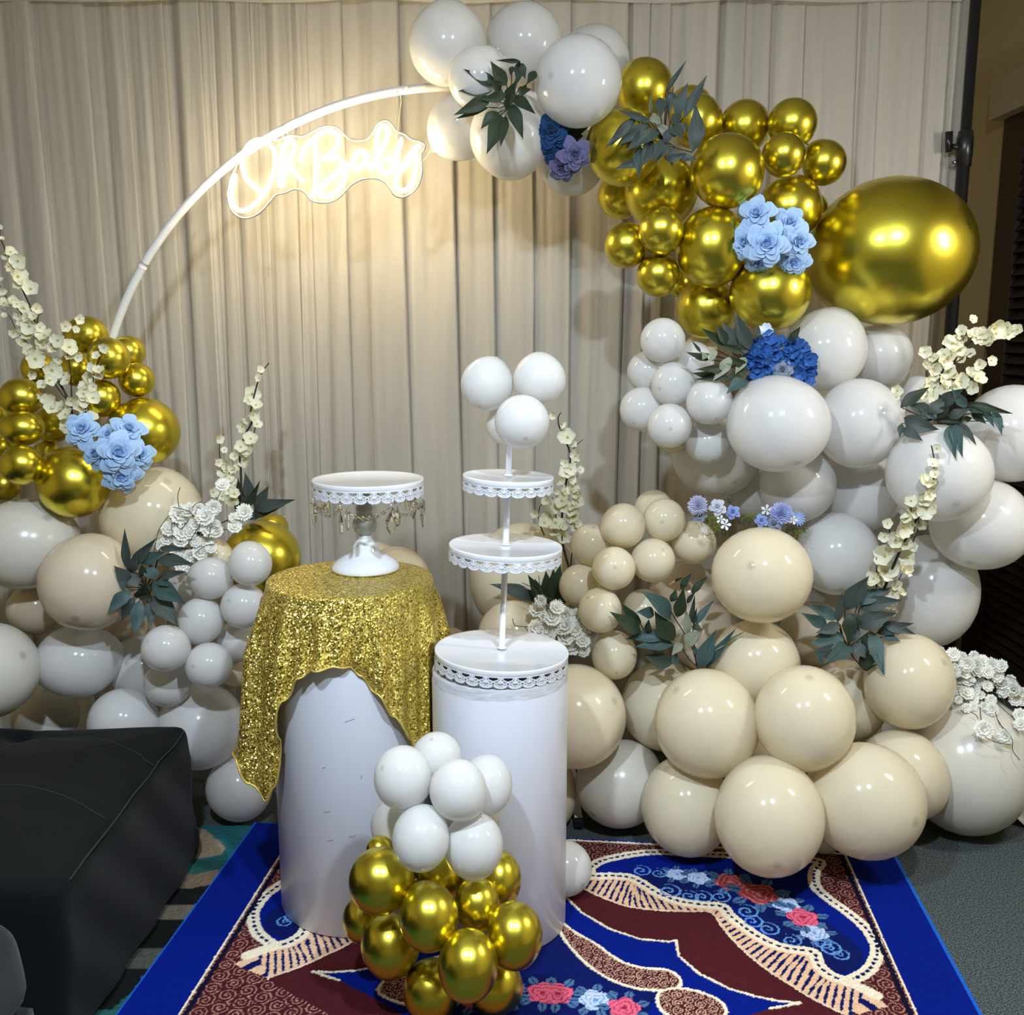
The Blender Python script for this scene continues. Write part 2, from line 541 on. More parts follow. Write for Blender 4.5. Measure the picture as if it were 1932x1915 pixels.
bmesh.ops.triangulate(bm, faces=[q for q in bm.faces if len(q.verts) > 4])
bmesh.ops.recalc_face_normals(bm, faces=bm.faces)
me = bpy.data.meshes.new('back_plate'); bm.to_mesh(me); bm.free(); me.materials.append(m_acryl)
obj('back_plate', me, sgn)
MB().tube([p + Vector((0, .003, 0)) for p in ol + ol[:1]], .0032, 6, caps=False).build('plate_edge', pbr('polished_acrylic_edge', (.34, .32, .27), .3, trans=.3), sgn)
STROKES = {
    'letter_O': [[(425, 715), (340, 660), (290, 600), (262, 520), (262, 430), (300, 350), (370, 300), (440, 298), (500, 340), (530, 420), (525, 520), (490, 630), (430, 740), (360, 820), (280, 870), (210, 855), (175, 790), (175, 700), (205, 570)]],
    'letter_h': [[(565, 672), (578, 560), (590, 420), (610, 320), (650, 285), (685, 310), (690, 370), (650, 440), (605, 520), (585, 640), (590, 685)], [(592, 610), (615, 540), (645, 500), (675, 520), (700, 560), (735, 605), (768, 632)]],
    'letter_B': [[(738, 462), (752, 400), (785, 340), (838, 290), (860, 345), (870, 480), (868, 580), (855, 680), (840, 762)], [(840, 290), (900, 235), (970, 212), (1030, 235), (1055, 290), (1030, 350), (970, 410), (930, 435), (960, 447), (1040, 430), (1090, 470), (1108, 540), (1100, 620), (1060, 690), (990, 745), (920, 752), (890, 710), (930, 650), (1000, 590), (1080, 520), (1140, 490)]],
    'letter_a': [[(1292, 415), (1250, 380), (1205, 400), (1170, 450), (1172, 505), (1212, 525), (1262, 490), (1292, 420), (1297, 470), (1312, 508), (1345, 512)]],
    'letter_b': [[(1345, 512), (1372, 430), (1430, 330), (1460, 250), (1452, 190), (1420, 172), (1385, 210), (1368, 300), (1372, 420), (1395, 520), (1440, 562), (1490, 530), (1502, 470), (1472, 440), (1440, 452)]],
    'letter_y': [[(1502, 470), (1540, 400), (1575, 278), (1535, 400), (1532, 480), (1570, 502), (1620, 450), (1680, 360), (1730, 336)], [(1682, 365), (1692, 460), (1686, 560), (1652, 660), (1590, 706), (1530, 682), (1520, 620), (1560, 550), (1645, 465)]],
}
for nm, lines in STROKES.items():
    mb = MB()
    for ln_ in lines:
        mb.tube(smooth_line([zs(*q) - sc + Vector((0, -.011, 0)) for q in ln_], 5), .0058, 8)
    mb.build(nm, m_neon, sgn)
m_cord = pbr('cream_cord', lin(225, 205, 165), .8)
for (a, b, kx_) in (((552, 335), (552, 190), 1), ((1530, 270), (1515, -130), 1)):
    p, q = zs(*a) - sc, zs(*b) - sc
    q.y += HY - SY
    off = Vector((.008, .004, 0))
    mb = MB().tube([p + Vector((0, -.008, 0)), q + Vector((0, -.018, -.01)), q + Vector((0, -.014, .014)), q + Vector((0.006, .012, .016))], .0014, 6).tube([p + Vector((0, .008, 0)), q + off + Vector((0, .015, -.01)), q + Vector((.006, .012, .016))], .0014, 6)
    mb.add(*[[q + Vector((dx * .005, -.016 + dy * .004, .016 + dz * .005)) for dx, dy, dz in ((1, 0, 0), (-1, 0, 0), (0, 1, 0), (0, -1, 0), (0, 0, 1), (0, 0, -1))], [(0, 2, 4), (2, 1, 4), (1, 3, 4), (3, 0, 4), (2, 0, 5), (1, 2, 5), (3, 1, 5), (0, 3, 5)]])
    mb.build('hanging_cord', m_cord, sgn)
MB().tube(smooth_line([zs(1735, 470) - sc, zs(1770, 410) - sc + Vector((0, .03, 0)), zs(1800, 330) - sc + Vector((0, .06, 0)), zs(1790, 290) - sc + Vector((0, .1, 0)), zs(1830, 0) - sc + Vector((0, .12, 0))]), .0013, 6).build('power_wire', m_cord, sgn)

# ------------------------------------------------------------------ balloons
BALLOONS = [
    ('a1', 'W', 845, 85, 74, 75, 2.920, 'white balloon above the hoop end, leftmost of the arch top'),
    ('a2', 'W', 991, 80, 70, 71, 3.020, 'white balloon at the very top of the arch, middle of the top row'),
    ('a3', 'W', 1123, 114, 64, 64, 3.160, 'white balloon half hidden behind the big round white one at the arch top'),
    ('a4', 'W', 1091, 154, 82, 83, 2.800, 'big round white balloon touching the gold section at the arch top'),
    ('a5', 'W', 902, 149, 57, 57, 2.801, 'white balloon the hoop tube runs into, left of the dark green leaves'),
    ('a6', 'W', 869, 238, 62, 62, 3.034, 'white balloon hanging just right of the lit sign'),
    ('a7', 'W', 963, 256, 77, 78, 2.905, 'big white balloon below the dark green leaves at the arch top'),
    ('a8', 'W', 1079, 305, 63, 63, 3.020, 'white balloon hanging under the navy and purple roses'),
    ('g1', 'G', 1216, 168, 55, 56, 3.060, 'chrome gold balloon right beside the big white one at the arch top'),
    ('g2', 'G', 1175, 279, 70, 70, 2.860, 'chrome gold balloon half covered by the grey-green leaves'),
    ('g3', 'G', 1302, 206, 43, 43, 3.180, 'chrome gold balloon peeping out behind the tips of the grey-green leaves'),
    ('g3b', 'G', 1316, 228, 47, 49, 3.020, 'chrome gold balloon just right of the grey-green leaves'),
    ('g4', 'G', 1405, 239, 48, 49, 3.060, 'chrome gold balloon on the top edge between the leaves and the small trio'),
    ('g5', 'G', 1495, 233, 46, 46, 2.980, 'small gold balloon on top of the trio at the arch shoulder'),
    ('g6', 'G', 1479, 292, 41, 41, 2.880, 'small gold balloon front of the trio at the arch shoulder'),
    ('g7', 'G', 1555, 307, 41, 42, 3.000, 'small gold balloon sticking out right at the arch shoulder'),
    ('g8', 'G', 1372, 323, 69, 69, 2.840, 'large gold balloon in the middle of the arch shoulder'),
    ('g9', 'G', 1490, 392, 60, 59, 2.980, 'gold balloon behind the light blue roses on the right arch'),
    ('g10', 'G', 1247, 361, 69, 69, 2.995, 'large gold balloon behind the small one on the inner curve'),
    ('g11', 'G', 1171, 371, 42, 42, 3.125, 'gold balloon tucked behind on the inner curve, below the white ones'),
    ('g12', 'G', 1247, 434, 43, 43, 2.820, 'small gold balloon, upper right of the trio on the inner curve'),
    ('g13', 'G', 1182, 463, 42, 42, 2.900, 'small gold balloon, leftmost of the trio on the inner curve'),
    ('g14', 'G', 1242, 519, 41, 41, 2.880, 'small gold balloon, lowest of the trio on the inner curve'),
    ('g15', 'G', 1343, 467, 67, 75, 2.860, 'large gold balloon left of the light blue roses on the right arch'),
    ('g16', 'G', 1333, 581, 57, 58, 3.000, 'bright gold balloon at the bottom left of the gold section'),
    ('g17', 'G', 1453, 551, 76, 72, 2.860, 'large gold balloon under the light blue roses on the right arch'),
    ('g18', 'G', 1282, 534, 24, 26, 3.120, 'sliver of a gold balloon behind the lowest of the inner trio'),
    ('g19', 'G', 1530, 395, 32, 32, 3.180, 'sliver of a gold balloon behind the giant gold one'),
    ('gb', 'G', 1682, 475, 152, 137, 2.960, 'giant chrome gold balloon at the right edge of the arch'),
    ('l1', 'G', 164, 632, 39, 36, 2.980, 'small gold balloon highest in the left cluster, below the foot of the hoop'),
    ('l2', 'G', 206, 676, 39, 39, 2.900, 'small gold balloon below the highest one of the left cluster'),
    ('l3', 'G', 243, 664, 31, 31, 3.040, 'small gold balloon behind the foot of the white hoop tube'),
    ('l4', 'G', 258, 717, 33, 33, 2.980, 'small gold balloon farthest right in the left cluster'),
    ('l5', 'G', 144, 696, 33, 33, 3.060, 'gold balloon behind the cream blossoms in the left cluster'),
    ('l6', 'G', 192, 751, 34, 36, 2.906, 'small gold balloon above the light blue roses on the left'),
    ('l7', 'G', 40, 749, 39, 36, 2.879, 'small gold balloon on top of the stack at the left edge'),
    ('l8', 'G', 43, 808, 39, 33, 2.821, 'small gold balloon second in the stack at the left edge'),
    ('l9', 'G', 41, 877, 39, 38, 2.764, 'small gold balloon lowest and nearest in the stack at the left edge'),
    ('l10', 'G', 100, 800, 35, 35, 3.000, 'dark gold balloon behind the light blue roses on the left'),
    ('l11', 'G', 88, 855, 25, 25, 3.000, 'small gold balloon showing between the left stack and the large gold one'),
    ('l12', 'G', 139, 911, 66, 66, 2.851, 'large gold balloon below left of the light blue roses'),
    ('l13', 'G', 271, 814, 67, 64, 2.954, 'large bright gold balloon right of the light blue roses on the left'),
    ('l14', 'G', -10, 842, 36, 36, 2.977, 'gold balloon cut off by the left frame edge behind the stack'),
    ('l14b', 'G', -14, 785, 30, 30, 3.023, 'gold balloon barely in frame at the left edge, beside the stack'),
    ('l15', 'G', 8, 915, 30, 30, 2.960, 'gold balloon under the stack at the left edge, above the grey white one'),
    ('l16', 'G', 73, 695, 32, 32, 3.120, 'gold balloon deep behind the blossom stems on the left'),
    ('m1', 'C', 287, 973, 95, 95, 2.964, 'large cream balloon under the left light blue roses'),
    ('m2', 'P', 50, 1026, 97, 86, 2.866, 'large grey white oval balloon at the left edge, under the gold ones'),
    ('m3', 'T', 168, 1099, 90, 92, 2.754, 'large sand balloon with dark crown spot, left of the leaf rosette'),
    ('m4', 'T', 69, 1148, 50, 50, 2.940, 'sand balloon in shade behind the two large ones on the left'),
    ('m5', 'P', -22, 1265, 91, 91, 2.702, 'grey white balloon cut by the left edge, just above the ottoman'),
    ('m6', 'W', 146, 1248, 76, 70, 2.838, 'white balloon below the sand one with the dark crown spot'),
    ('m7', 'P', 86, 1352, 60, 62, 3.000, 'balloon peeking over the back of the ottoman on the left'),
    ('m8', 'W', 272, 1265, 66, 66, 2.966, 'white balloon behind the small white one in the lower left cluster'),
    ('m9', 'W', 313, 1223, 45, 44, 2.687, 'small white balloon nearest the camera in the lower left cluster'),
    ('m10', 'W', 317, 1290, 44, 44, 2.796, 'small white balloon right under the nearest one of the lower left cluster'),
    ('m11', 'W', 394, 1255, 44, 43, 2.720, 'small white balloon right of the nearest one in the lower left cluster'),
    ('m12', 'W', 379, 1171, 43, 44, 2.773, 'small white balloon in the middle of the lower left column'),
    ('m13', 'W', 398, 1091, 41, 40, 2.790, 'small white balloon just below the white carnation spray'),
    ('m14', 'W', 472, 1064, 41, 42, 2.760, 'small white balloon in front of the lone gold one beside the table'),
    ('m15', 'W', 460, 1143, 43, 43, 2.780, 'small white balloon touching the gold sequin cloth, upper one'),
    ('m16', 'W', 450, 1209, 40, 40, 2.860, 'small white balloon touching the gold sequin cloth, lower one'),
    ('m17', 'C', 448, 1252, 43, 43, 2.940, 'creamy balloon behind the small white ones beside the sequin cloth'),
    ('m18', 'W', 345, 1120, 40, 40, 2.920, 'small white balloon behind the tips of the leaf rosette'),
    ('m19', 'W', 231, 1362, 63, 63, 2.800, 'white balloon rising behind the middle of the ottoman back'),
    ('m20', 'W', 379, 1371, 81, 80, 2.864, 'large white balloon right behind the corner of the ottoman'),
    ('m21', 'W', 452, 1485, 62, 62, 2.860, 'white balloon lying on the floor between ottoman and sequin cloth'),
    ('m22', 'C', 405, 1050, 34, 34, 2.891, 'cream balloon hidden under the white carnation spray'),
    ('m23', 'G', 495, 1053, 72, 71, 3.000, 'lone gold balloon left of the sequin table top'),
    ('m24', 'G', 512, 1002, 32, 32, 3.160, 'gold balloon behind the lone gold one, below the leaf tips'),
    ('m26', 'T', 240, 1175, 42, 42, 3.034, 'sand balloon in shade under the leaf rosette'),
    ('m27', 'C', 848, 1225, 42, 42, 3.200, 'cream balloon low down between the two plinths'),
    ('e1', 'C', 706, 1077, 56, 56, 3.240, 'cream balloon behind the table, left of the two behind the cake stand'),
    ('e2', 'C', 748, 1099, 67, 67, 3.066, 'cream balloon behind the table, right of the two behind the cake stand'),
    ('t1', 'W', 919, 725, 50, 50, 2.390, 'white balloon upper left of the bunch on the three tier stand'),
    ('t2', 'W', 1018, 716, 50, 49, 2.370, 'white balloon upper right of the bunch on the three tier stand'),
    ('t3', 'W', 985, 796, 52, 51, 2.270, 'white balloon at the front of the bunch on the three tier stand'),
    ('t4', 'W', 958, 796, 43, 45, 2.440, 'white balloon at the back of the bunch on the three tier stand'),
    ('w1', 'W', 1250, 642, 42, 42, 2.840, 'small white balloon topmost of the inner bunch on the right'),
    ('w2', 'W', 1222, 701, 39, 39, 2.920, 'small white balloon second on the left rim of the inner bunch'),
    ('w3', 'W', 1306, 685, 41, 41, 2.940, 'small white balloon half covered by leaf tips of the blue hydrangea spray'),
    ('w3b', 'C', 1320, 664, 33, 33, 3.080, 'creamy balloon hidden between the gold and small white ones'),
    ('w4', 'W', 1270, 725, 41, 42, 2.824, 'small white balloon in the centre of the inner bunch on the right'),
    ('w5', 'W', 1211, 772, 42, 42, 2.874, 'small white balloon farthest left of the inner bunch on the right'),
    ('w6', 'W', 1263, 803, 42, 42, 2.780, 'small white balloon lowest and nearest of the inner bunch on the right'),
    ('w7', 'W', 1338, 758, 44, 43, 2.762, 'small white balloon touching the big white one under the hydrangea'),
    ('w8', 'W', 1335, 835, 42, 41, 2.863, 'small white balloon below the others, left of the big white one'),
    ('w9', 'C', 1268, 820, 34, 35, 2.956, 'creamy balloon mostly hidden behind the lowest of the inner bunch'),
    ('w10', 'W', 1468, 801, 97, 90, 2.720, 'big white balloon under the blue hydrangea, nearest of the white section'),
    ('w11', 'W', 1352, 852, 86, 86, 3.041, 'large off white balloon below the inner bunch, in shade'),
    ('w12', 'W', 1557, 661, 77, 76, 2.920, 'white balloon behind and right of the blue hydrangea'),
    ('w13', 'W', 1658, 673, 62, 61, 3.040, 'white balloon directly under the giant gold one, right of its neighbour'),
    ('w14', 'W', 1620, 799, 80, 85, 2.840, 'white balloon between the big front one and the right hand leaves'),
    ('w15', 'W', 1771, 893, 96, 92, 2.700, 'big white balloon behind the tip of the tall blossom branch'),
    ('w16', 'W', 1911, 818, 91, 92, 2.860, 'white balloon cut by the right frame edge, behind the leaf tips'),
    ('w17', 'W', 1851, 991, 92, 84, 2.808, 'white balloon at the right edge below its neighbour with the leaves'),
    ('w18', 'W', 1505, 915, 71, 71, 2.900, 'white balloon directly under the big front one of the white section'),
    ('w19', 'W', 1624, 928, 76, 76, 3.011, 'white balloon in shade in the middle of the white section'),
    ('w20', 'W', 1425, 936, 46, 46, 3.100, 'white balloon showing above the left flower posy'),
    ('w21', 'W', 1579, 1046, 77, 77, 2.889, 'white balloon right of the big cream one, by the blue flower posy'),
    ('w22', 'W', 1664, 1015, 54, 54, 3.127, 'white balloon deep behind the tall blossom branch'),
    ('w23', 'W', 1753, 1115, 89, 107, 2.945, 'tall white balloon at the lower right above the trailing blossoms'),
    ('w24', 'W', 1729, 745, 36, 36, 3.100, 'white balloon peeking out behind the right hand blossoms and leaves'),
    ('c1', 'C', 1233, 961, 37, 37, 3.060, 'small cream balloon at the back, topmost of the cream bunch'),
    ('c2', 'C', 1253, 981, 40, 41, 2.896, 'small cream balloon left of the first flower posy'),
    ('c3', 'C', 1176, 992, 42, 43, 2.875, 'small cream balloon upper left of the cream bunch'),
    ('c4', 'C', 1115, 1027, 39, 40, 2.925, 'small cream balloon beside the blossom branch behind the stand'),
    ('c5', 'C', 1158, 1072, 41, 41, 2.780, 'small cream balloon with crown spot in the middle of the bunch'),
    ('c6', 'C', 1232, 1057, 42, 42, 2.860, 'small cream balloon right of the middle one in the bunch'),
    ('c7', 'C', 1309, 1023, 42, 41, 2.924, 'small cream balloon under the first flower posy'),
    ('c8', 'C', 1094, 1105, 39, 41, 2.900, 'small cream balloon behind the middle tier height, right of leaf tips'),
    ('c9', 'C', 1132, 1151, 41, 43, 2.780, 'small cream balloon just above the white carnations by the stand'),
    ('c10', 'C', 1159, 1236, 43, 46, 2.800, 'small cream balloon right of the white carnations, lowest of the bunch'),
    ('c11', 'C', 1215, 1152, 41, 41, 2.920, 'small cream balloon behind the open leaf sprig'),
    ('c12', 'T', 1295, 1130, 72, 72, 3.164, 'sand balloon behind the upper tips of the open leaf sprig'),
    ('c13', 'T', 1330, 1200, 66, 66, 2.962, 'sand balloon behind the stems of the open leaf sprig'),
    ('c14', 'C', 1437, 1085, 94, 91, 2.700, 'big cream balloon under the two flower posies'),
    ('c15', 'C', 1425, 1252, 83, 83, 2.778, 'cream balloon between the big one above and the two front ones'),
    ('c16', 'C', 1084, 1351, 97, 98, 2.740, 'big cream balloon right beside the shorter plinth'),
    ('c17', 'C', 1255, 1332, 84, 84, 2.900, 'cream balloon behind, between the plinth side one and the left front one'),
    ('c18', 'C', 1333, 1364, 98, 102, 2.619, 'big cream balloon left of the front pair, below the open leaf sprig'),
    ('c19', 'C', 1518, 1354, 94, 98, 2.534, 'big cream balloon right of the front pair'),
    ('c20', 'C', 1593, 1323, 78, 79, 2.914, 'cream balloon behind the right one of the front pair'),
    ('c21', 'C', 1716, 1285, 81, 90, 2.746, 'cream balloon beneath the grey-green leaves at the lower right'),
    ('c22', 'C', 1294, 1519, 84, 92, 2.639, 'cream balloon on the rug, left of the nearest one'),
    ('c23', 'C', 1451, 1540, 102, 110, 2.441, 'nearest cream balloon on the rug with dark crown spot at its bottom'),
    ('c24', 'C', 1633, 1510, 109, 108, 2.500, 'large cream balloon at the right rear corner of the rug'),
    ('c25', 'C', 1700, 1462, 83, 85, 2.685, 'cream balloon behind the large one at the rug corner'),
    ('c26', 'P', 1168, 1479, 83, 81, 2.813, 'grey cream balloon low behind the shorter plinth'),
    ('c27', 'C', 1050, 1497, 38, 62, 2.836, 'cream balloon mostly hidden by the shorter plinth'),
    ('c28', 'P', 1825, 1440, 118, 132, 2.809, 'huge pearl balloon under the trailing white blossoms at right'),
    ('c29', 'T', 1538, 1195, 60, 60, 2.980, 'sand balloon in shade left of the lower right leaves'),
    ('c30', 'P', 1552, 1575, 34, 34, 2.648, 'balloon glimpsed between the two front ones on the rug'),
    ('c31', 'T', 1428, 1425, 40, 40, 2.840, 'dark gap balloon behind the front pair'),
    ('c32', 'C', 969, 1200, 68, 68, 2.923, 'cream balloon behind the lowest tier of the stand'),
    ('c33', 'C', 988, 1088, 102, 103, 3.161, 'large cream balloon farthest back behind the stand tiers'),
    ('c34', 'W', 1066, 1638, 51, 51, 2.432, 'small white balloon on the rug peeking from behind the shorter plinth'),
    ('f1', 'W', 760, 1467, 55, 60, 1.973, 'white balloon upper left of the front column'),
    ('f2', 'W', 824, 1428, 47, 47, 2.067, 'white balloon on the very top of the front column'),
    ('f3', 'W', 864, 1490, 54, 57, 1.940, 'white balloon in the upper middle of the front column'),
    ('f4', 'W', 921, 1480, 46, 56, 2.040, 'white balloon upper right of the front column'),
    ('f5', 'W', 794, 1582, 54, 61, 1.904, 'white balloon lower left of the front column, with crown spot'),
    ('f6', 'W', 894, 1595, 56, 61, 1.946, 'white balloon lower right of the front column'),
    ('f7', 'W', 737, 1557, 38, 45, 2.098, 'white balloon at the left back of the front column'),
    ('f8', 'W', 920, 1546, 24, 30, 2.090, 'white balloon hidden at the right back of the front column'),
    ('h1', 'G', 717, 1662, 59, 62, 1.941, 'gold balloon upper left of the front column'),
    ('h2', 'G', 826, 1650, 50, 54, 2.040, 'gold balloon in the middle behind, right under the white ones'),
    ('h3', 'G', 939, 1659, 45, 55, 2.052, 'gold balloon upper right of the front column'),
    ('h4', 'G', 900, 1706, 43, 50, 1.958, 'smallest round gold balloon right of centre in the front column'),
    ('h5', 'G', 809, 1730, 56, 63, 1.883, 'gold balloon in the centre of the front column'),
    ('h6', 'G', 970, 1765, 54, 62, 1.893, 'gold balloon farthest right in the front column'),
    ('h7', 'G', 687, 1734, 40, 46, 2.040, 'gold balloon farthest left in the front column'),
    ('h8', 'G', 737, 1783, 56, 58, 1.950, 'gold balloon lower left of the front column'),
    ('h9', 'G', 883, 1821, 57, 66, 1.815, 'gold balloon lowest at the front of the column'),
    ('h10', 'G', 814, 1868, 54, 57, 1.930, 'gold balloon resting on the rug, left foot of the column'),
    ('h11', 'G', 933, 1860, 52, 54, 1.940, 'gold balloon resting on the rug, right foot of the column'),
    ('h12', 'G', 716, 1602, 25, 25, 2.031, 'gold balloon glimpsed left under the white ones of the column'),
]
CROWN = {'m3': (-.31, -.68), 'c23': (.18, -.75), 'c14': (-.2, .18), 'c19': (.05, .75), 't3': (.13, -.6), 'c5': (.07, 0.02), 'f5': (-.4, -.73), 'c18': (-.58, .54), 'w6': (.05, -.15), 'c10': (.1, -.7), 'c2': (-.1, -.1), 'c16': (.75, .3)}
GROUPS = {'a': 'white balloons at the top of the arch', 'g': 'chrome gold balloons of the arch', 'l': 'gold balloons of the left cluster', 'm': 'balloons of the lower left cluster', 'e': 'cream balloons behind the table', 't': 'white balloons topping the cake stand', 'w': 'white balloons of the right column', 'c': 'cream balloons at the lower right', 'f': 'white balloons of the front column', 'h': 'gold balloons of the front column'}
rb = random.Random(5)
prof = []
for i in range(19):
    th = math.pi * .97 * i / 18
    c_, s2 = math.cos(th), math.sin(th)
    prof.append((s2 * (1 - .04 * max(0, -c_) ** 2), c_ - .12 * max(0, -c_) ** 3))
prof += [(.05, -1.145), (.035, -1.17), (.06, -1.20), (.03, -1.225)]
SEG = 30
BAL = {}
for key, colr, px, py, rx, ry, by, label in BALLOONS:
    c = at(px, py, by)
    k = ax(px, py, by)
    rx, ry = rx * k, ry * k
    rm = (rx + ry) / 2
    BAL[key] = (c, rm)
    tocam = (CAM - c).normalized()
    rt = Vector((0, 0, 1)).cross(tocam).normalized()
    up = tocam.cross(rt)
    # true viewing-plane basis, so the outline keeps its measured width and height
    if key in CROWN:
        a, b_ = CROWN[key]
    else:
        rad, an = rb.uniform(.62, .97), rb.uniform(0, 6.28)
        a, b_ = rad * math.cos(an), rad * math.sin(an)
    d = Vector((a, b_, math.sqrt(max(.05, 1 - a * a - b_ * b_)))).normalized()
    u = d.orthogonal().normalized()
    v = d.cross(u)
    V, SK = [], []
    for (r_, z_) in prof:
        for j in range(SEG):
            t = 2 * math.pi * j / SEG
            q = u * (r_ * math.cos(t)) + v * (r_ * math.sin(t)) + d * z_
            V.append(rt * (q.x * rx) + up * (q.y * ry) + tocam * (q.z * rm))
            SK += [r_ * math.cos(t), r_ * math.sin(t), z_]
    Fc = [(i * SEG + j, (i + 1) * SEG + j, (i + 1) * SEG + (j + 1) % SEG, i * SEG + (j + 1) % SEG) for i in range(len(prof) - 1) for j in range(SEG)]
    Fc.append(tuple((len(prof) - 1) * SEG + j for j in range(SEG)))
    me = mesh('balloon', V, Fc, M_BALLOON[colr])
    me.attributes.new('skin', 'FLOAT_VECTOR', 'POINT').data.foreach_set('vector', SK)
    tag(obj('balloon', me, None, c), label, 'balloon', GROUPS[key[0]])


def surf(px, py, Y, margin=.012, skip=()):
    """depth just in front of any balloon met before the plane y = Y"""
    d = ray(px, py)
    best = Y
    for k_, (c, r_) in BAL.items():
        if k_ in skip: continue
        oc = CAM - c
        A_, B_, C_ = d.dot(d), 2 * d.dot(oc), oc.dot(oc) - (r_ + margin) ** 2
        q = B_ * B_ - 4 * A_ * C_
        if q <= 0: continue
        t = (-B_ - math.sqrt(q)) / (2 * A_)
        best = min(best, t * d.y)
    return best

# ------------------------------------------------------------------ plinths
def plinth_mat(name):
    m, nt, b = new_mat(name)
    N, L = nt.nodes, nt.links
    b.inputs['Roughness'].default_value = 0.28
    tc = N.new('ShaderNodeTexCoord')
    mp = N.new('ShaderNodeMapping'); mp.inputs['Scale'].default_value = (14, 14, 55)
    L.new(tc.outputs['Object'], mp.inputs[0])
    nz = N.new('ShaderNodeTexNoise'); nz.inputs['Scale'].default_value = 1; nz.inputs['Detail'].default_value = 3
    L.new(mp.outputs[0], nz.inputs['Vector'])
    cr = N.new('ShaderNodeValToRGB')
    e = cr.color_ramp.elements
    e[0].position = .76; e[0].color = (0, 0, 0, 1); e[1].position = .80; e[1].color = (1, 1, 1, 1)
    L.new(nz.outputs['Fac'], cr.inputs[0])
    mx = N.new('ShaderNodeMix'); mx.data_type = 'RGBA'
    mx.inputs['A'].default_value = (.78, .80, .90, 1); mx.inputs['B'].default_value = (.32, .32, .36, 1)
    L.new(cr.outputs[0], mx.inputs['Factor']); L.new(mx.outputs['Result'], b.inputs['Base Color'])
    return m


m_pl = plinth_mat('white_laminate_plinth')
m_scuff_shade = pbr('scuffed_shaded_rim', (.45, .45, .48), .6, vary=.5, vscale=30, stretch=(1, 1, 5))  # grey scuffs, with the shadow gap under the skirt put into the colour
m_seam = pbr('plinth_seam', (.55, .55, .60), .4)
RUG_Z = .012


def plinth(name, x, y, r, h, label):
    o = empty(name, (x, y, RUG_Z), label, 'plinth', None)
    h -= RUG_Z
    MB().lathe([(0, 0), (r - .003, 0), (r, .003), (r, h - .03), (r, h - .028)], 96).build('drum', m_pl, o)
    MB().lathe([(r, h - .028), (r - .0015, h - .026), (r - .0012, h - .003), (r - .004, h), (0, h)], 96).build('rim', m_scuff_shade if r < .2 else m_pl, o)
    MB().box((-.001, -r - .0006, .004), (.001, -r + .002, h - .03)).build('seam', m_seam, o, False).rotation_euler.z = math.radians(118)
    return o


PLX, PLY, PLR, PLH = -.412, 2.44, .205, .885
PSX, PSY, PSR, PSH = -.03, 2.33, .168, .688
pa = plinth('plinth', PLX, PLY, PLR, PLH, 'taller white cylinder plinth draped with the gold sequin cloth')
pb = plinth('plinth', PSX, PSY, PSR, PSH, 'shorter white cylinder plinth under the three tier cake stand')
sk = MB()
rs = random.Random(3)
for i in range(8):
    a = math.radians(rs.uniform(-112, -70)); z = rs.uniform(.25, .62); l = rs.uniform(.004, .016); v = rs.random() < .25
    r = PLR + .0006
    da = (l / r if not v else .0012 / r); dz = (l if v else .0012)
    P_ = [(r * math.cos(a + s * da / 2), r * math.sin(a + s * da / 2), z + t * dz / 2 + (s * .002 if not v else 0)) for s, t in ((-1, -1), (1, -1), (1, 1), (-1, 1))]
    sk.add(P_, [(0, 1, 2, 3)])
tag(sk.build('scuff_marks', pbr('grey_scuff', (.16, .16, .18), .7), pa, False), kind='stuff')

# ------------------------------------------------------------------ gold sequin cloth


def sequin_mat():
    m, nt, b = new_mat('gold_sequin_fabric')
    N, L = nt.nodes, nt.links
    uv = N.new('ShaderNodeTexCoord')
    vo = N.new('ShaderNodeTexVoronoi'); vo.inputs['Scale'].default_value = 320
    L.new(uv.outputs['Object'], vo.inputs['Vector'])
    sub = N.new('ShaderNodeVectorMath'); sub.operation = 'SUBTRACT'; sub.inputs[1].default_value = (.5, .5, .5)
    L.new(vo.outputs['Color'], sub.inputs[0])
    sc_ = N.new('ShaderNodeVectorMath'); sc_.operation = 'SCALE'; sc_.inputs['Scale'].default_value = 1.15
    L.new(sub.outputs[0], sc_.inputs[0])
    ge = N.new('ShaderNodeNewGeometry')
    ad = N.new('ShaderNodeVectorMath'); ad.operation = 'ADD'
    L.new(ge.outputs['Normal'], ad.inputs[0]); L.new(sc_.outputs[0], ad.inputs[1])
    no = N.new('ShaderNodeVectorMath'); no.operation = 'NORMALIZE'; L.new(ad.outputs[0], no.inputs[0])
    L.new(no.outputs[0], b.inputs['Normal'])
    sx = N.new('ShaderNodeSeparateXYZ'); L.new(vo.outputs['Color'], sx.inputs[0])
    cr = N.new('ShaderNodeValToRGB')
    e = cr.color_ramp.elements
    e[0].position = 0; e[0].color = (.20, .13, .015, 1); e[1].position = 1; e[1].color = (.98, .80, .25, 1)
    n = e.new(.45); n.color = (.62, .46, .07, 1)
    L.new(sx.outputs['X'], cr.inputs[0]); L.new(cr.outputs[0], b.inputs['Base Color'])
    b.inputs['Metallic'].default_value = .68
    b.inputs['Roughness'].default_value = .36
    return m


m_seq = sequin_mat()
m_seqhem = pbr('sequin_cloth_hem', (.62, .48, .12), .45, .5, vary=.3, vscale=80)
cloth = empty('sequin_tablecloth', (PLX, PLY, PLH), 'gold sequin cloth with pointed corners draped over the taller plinth', 'tablecloth')
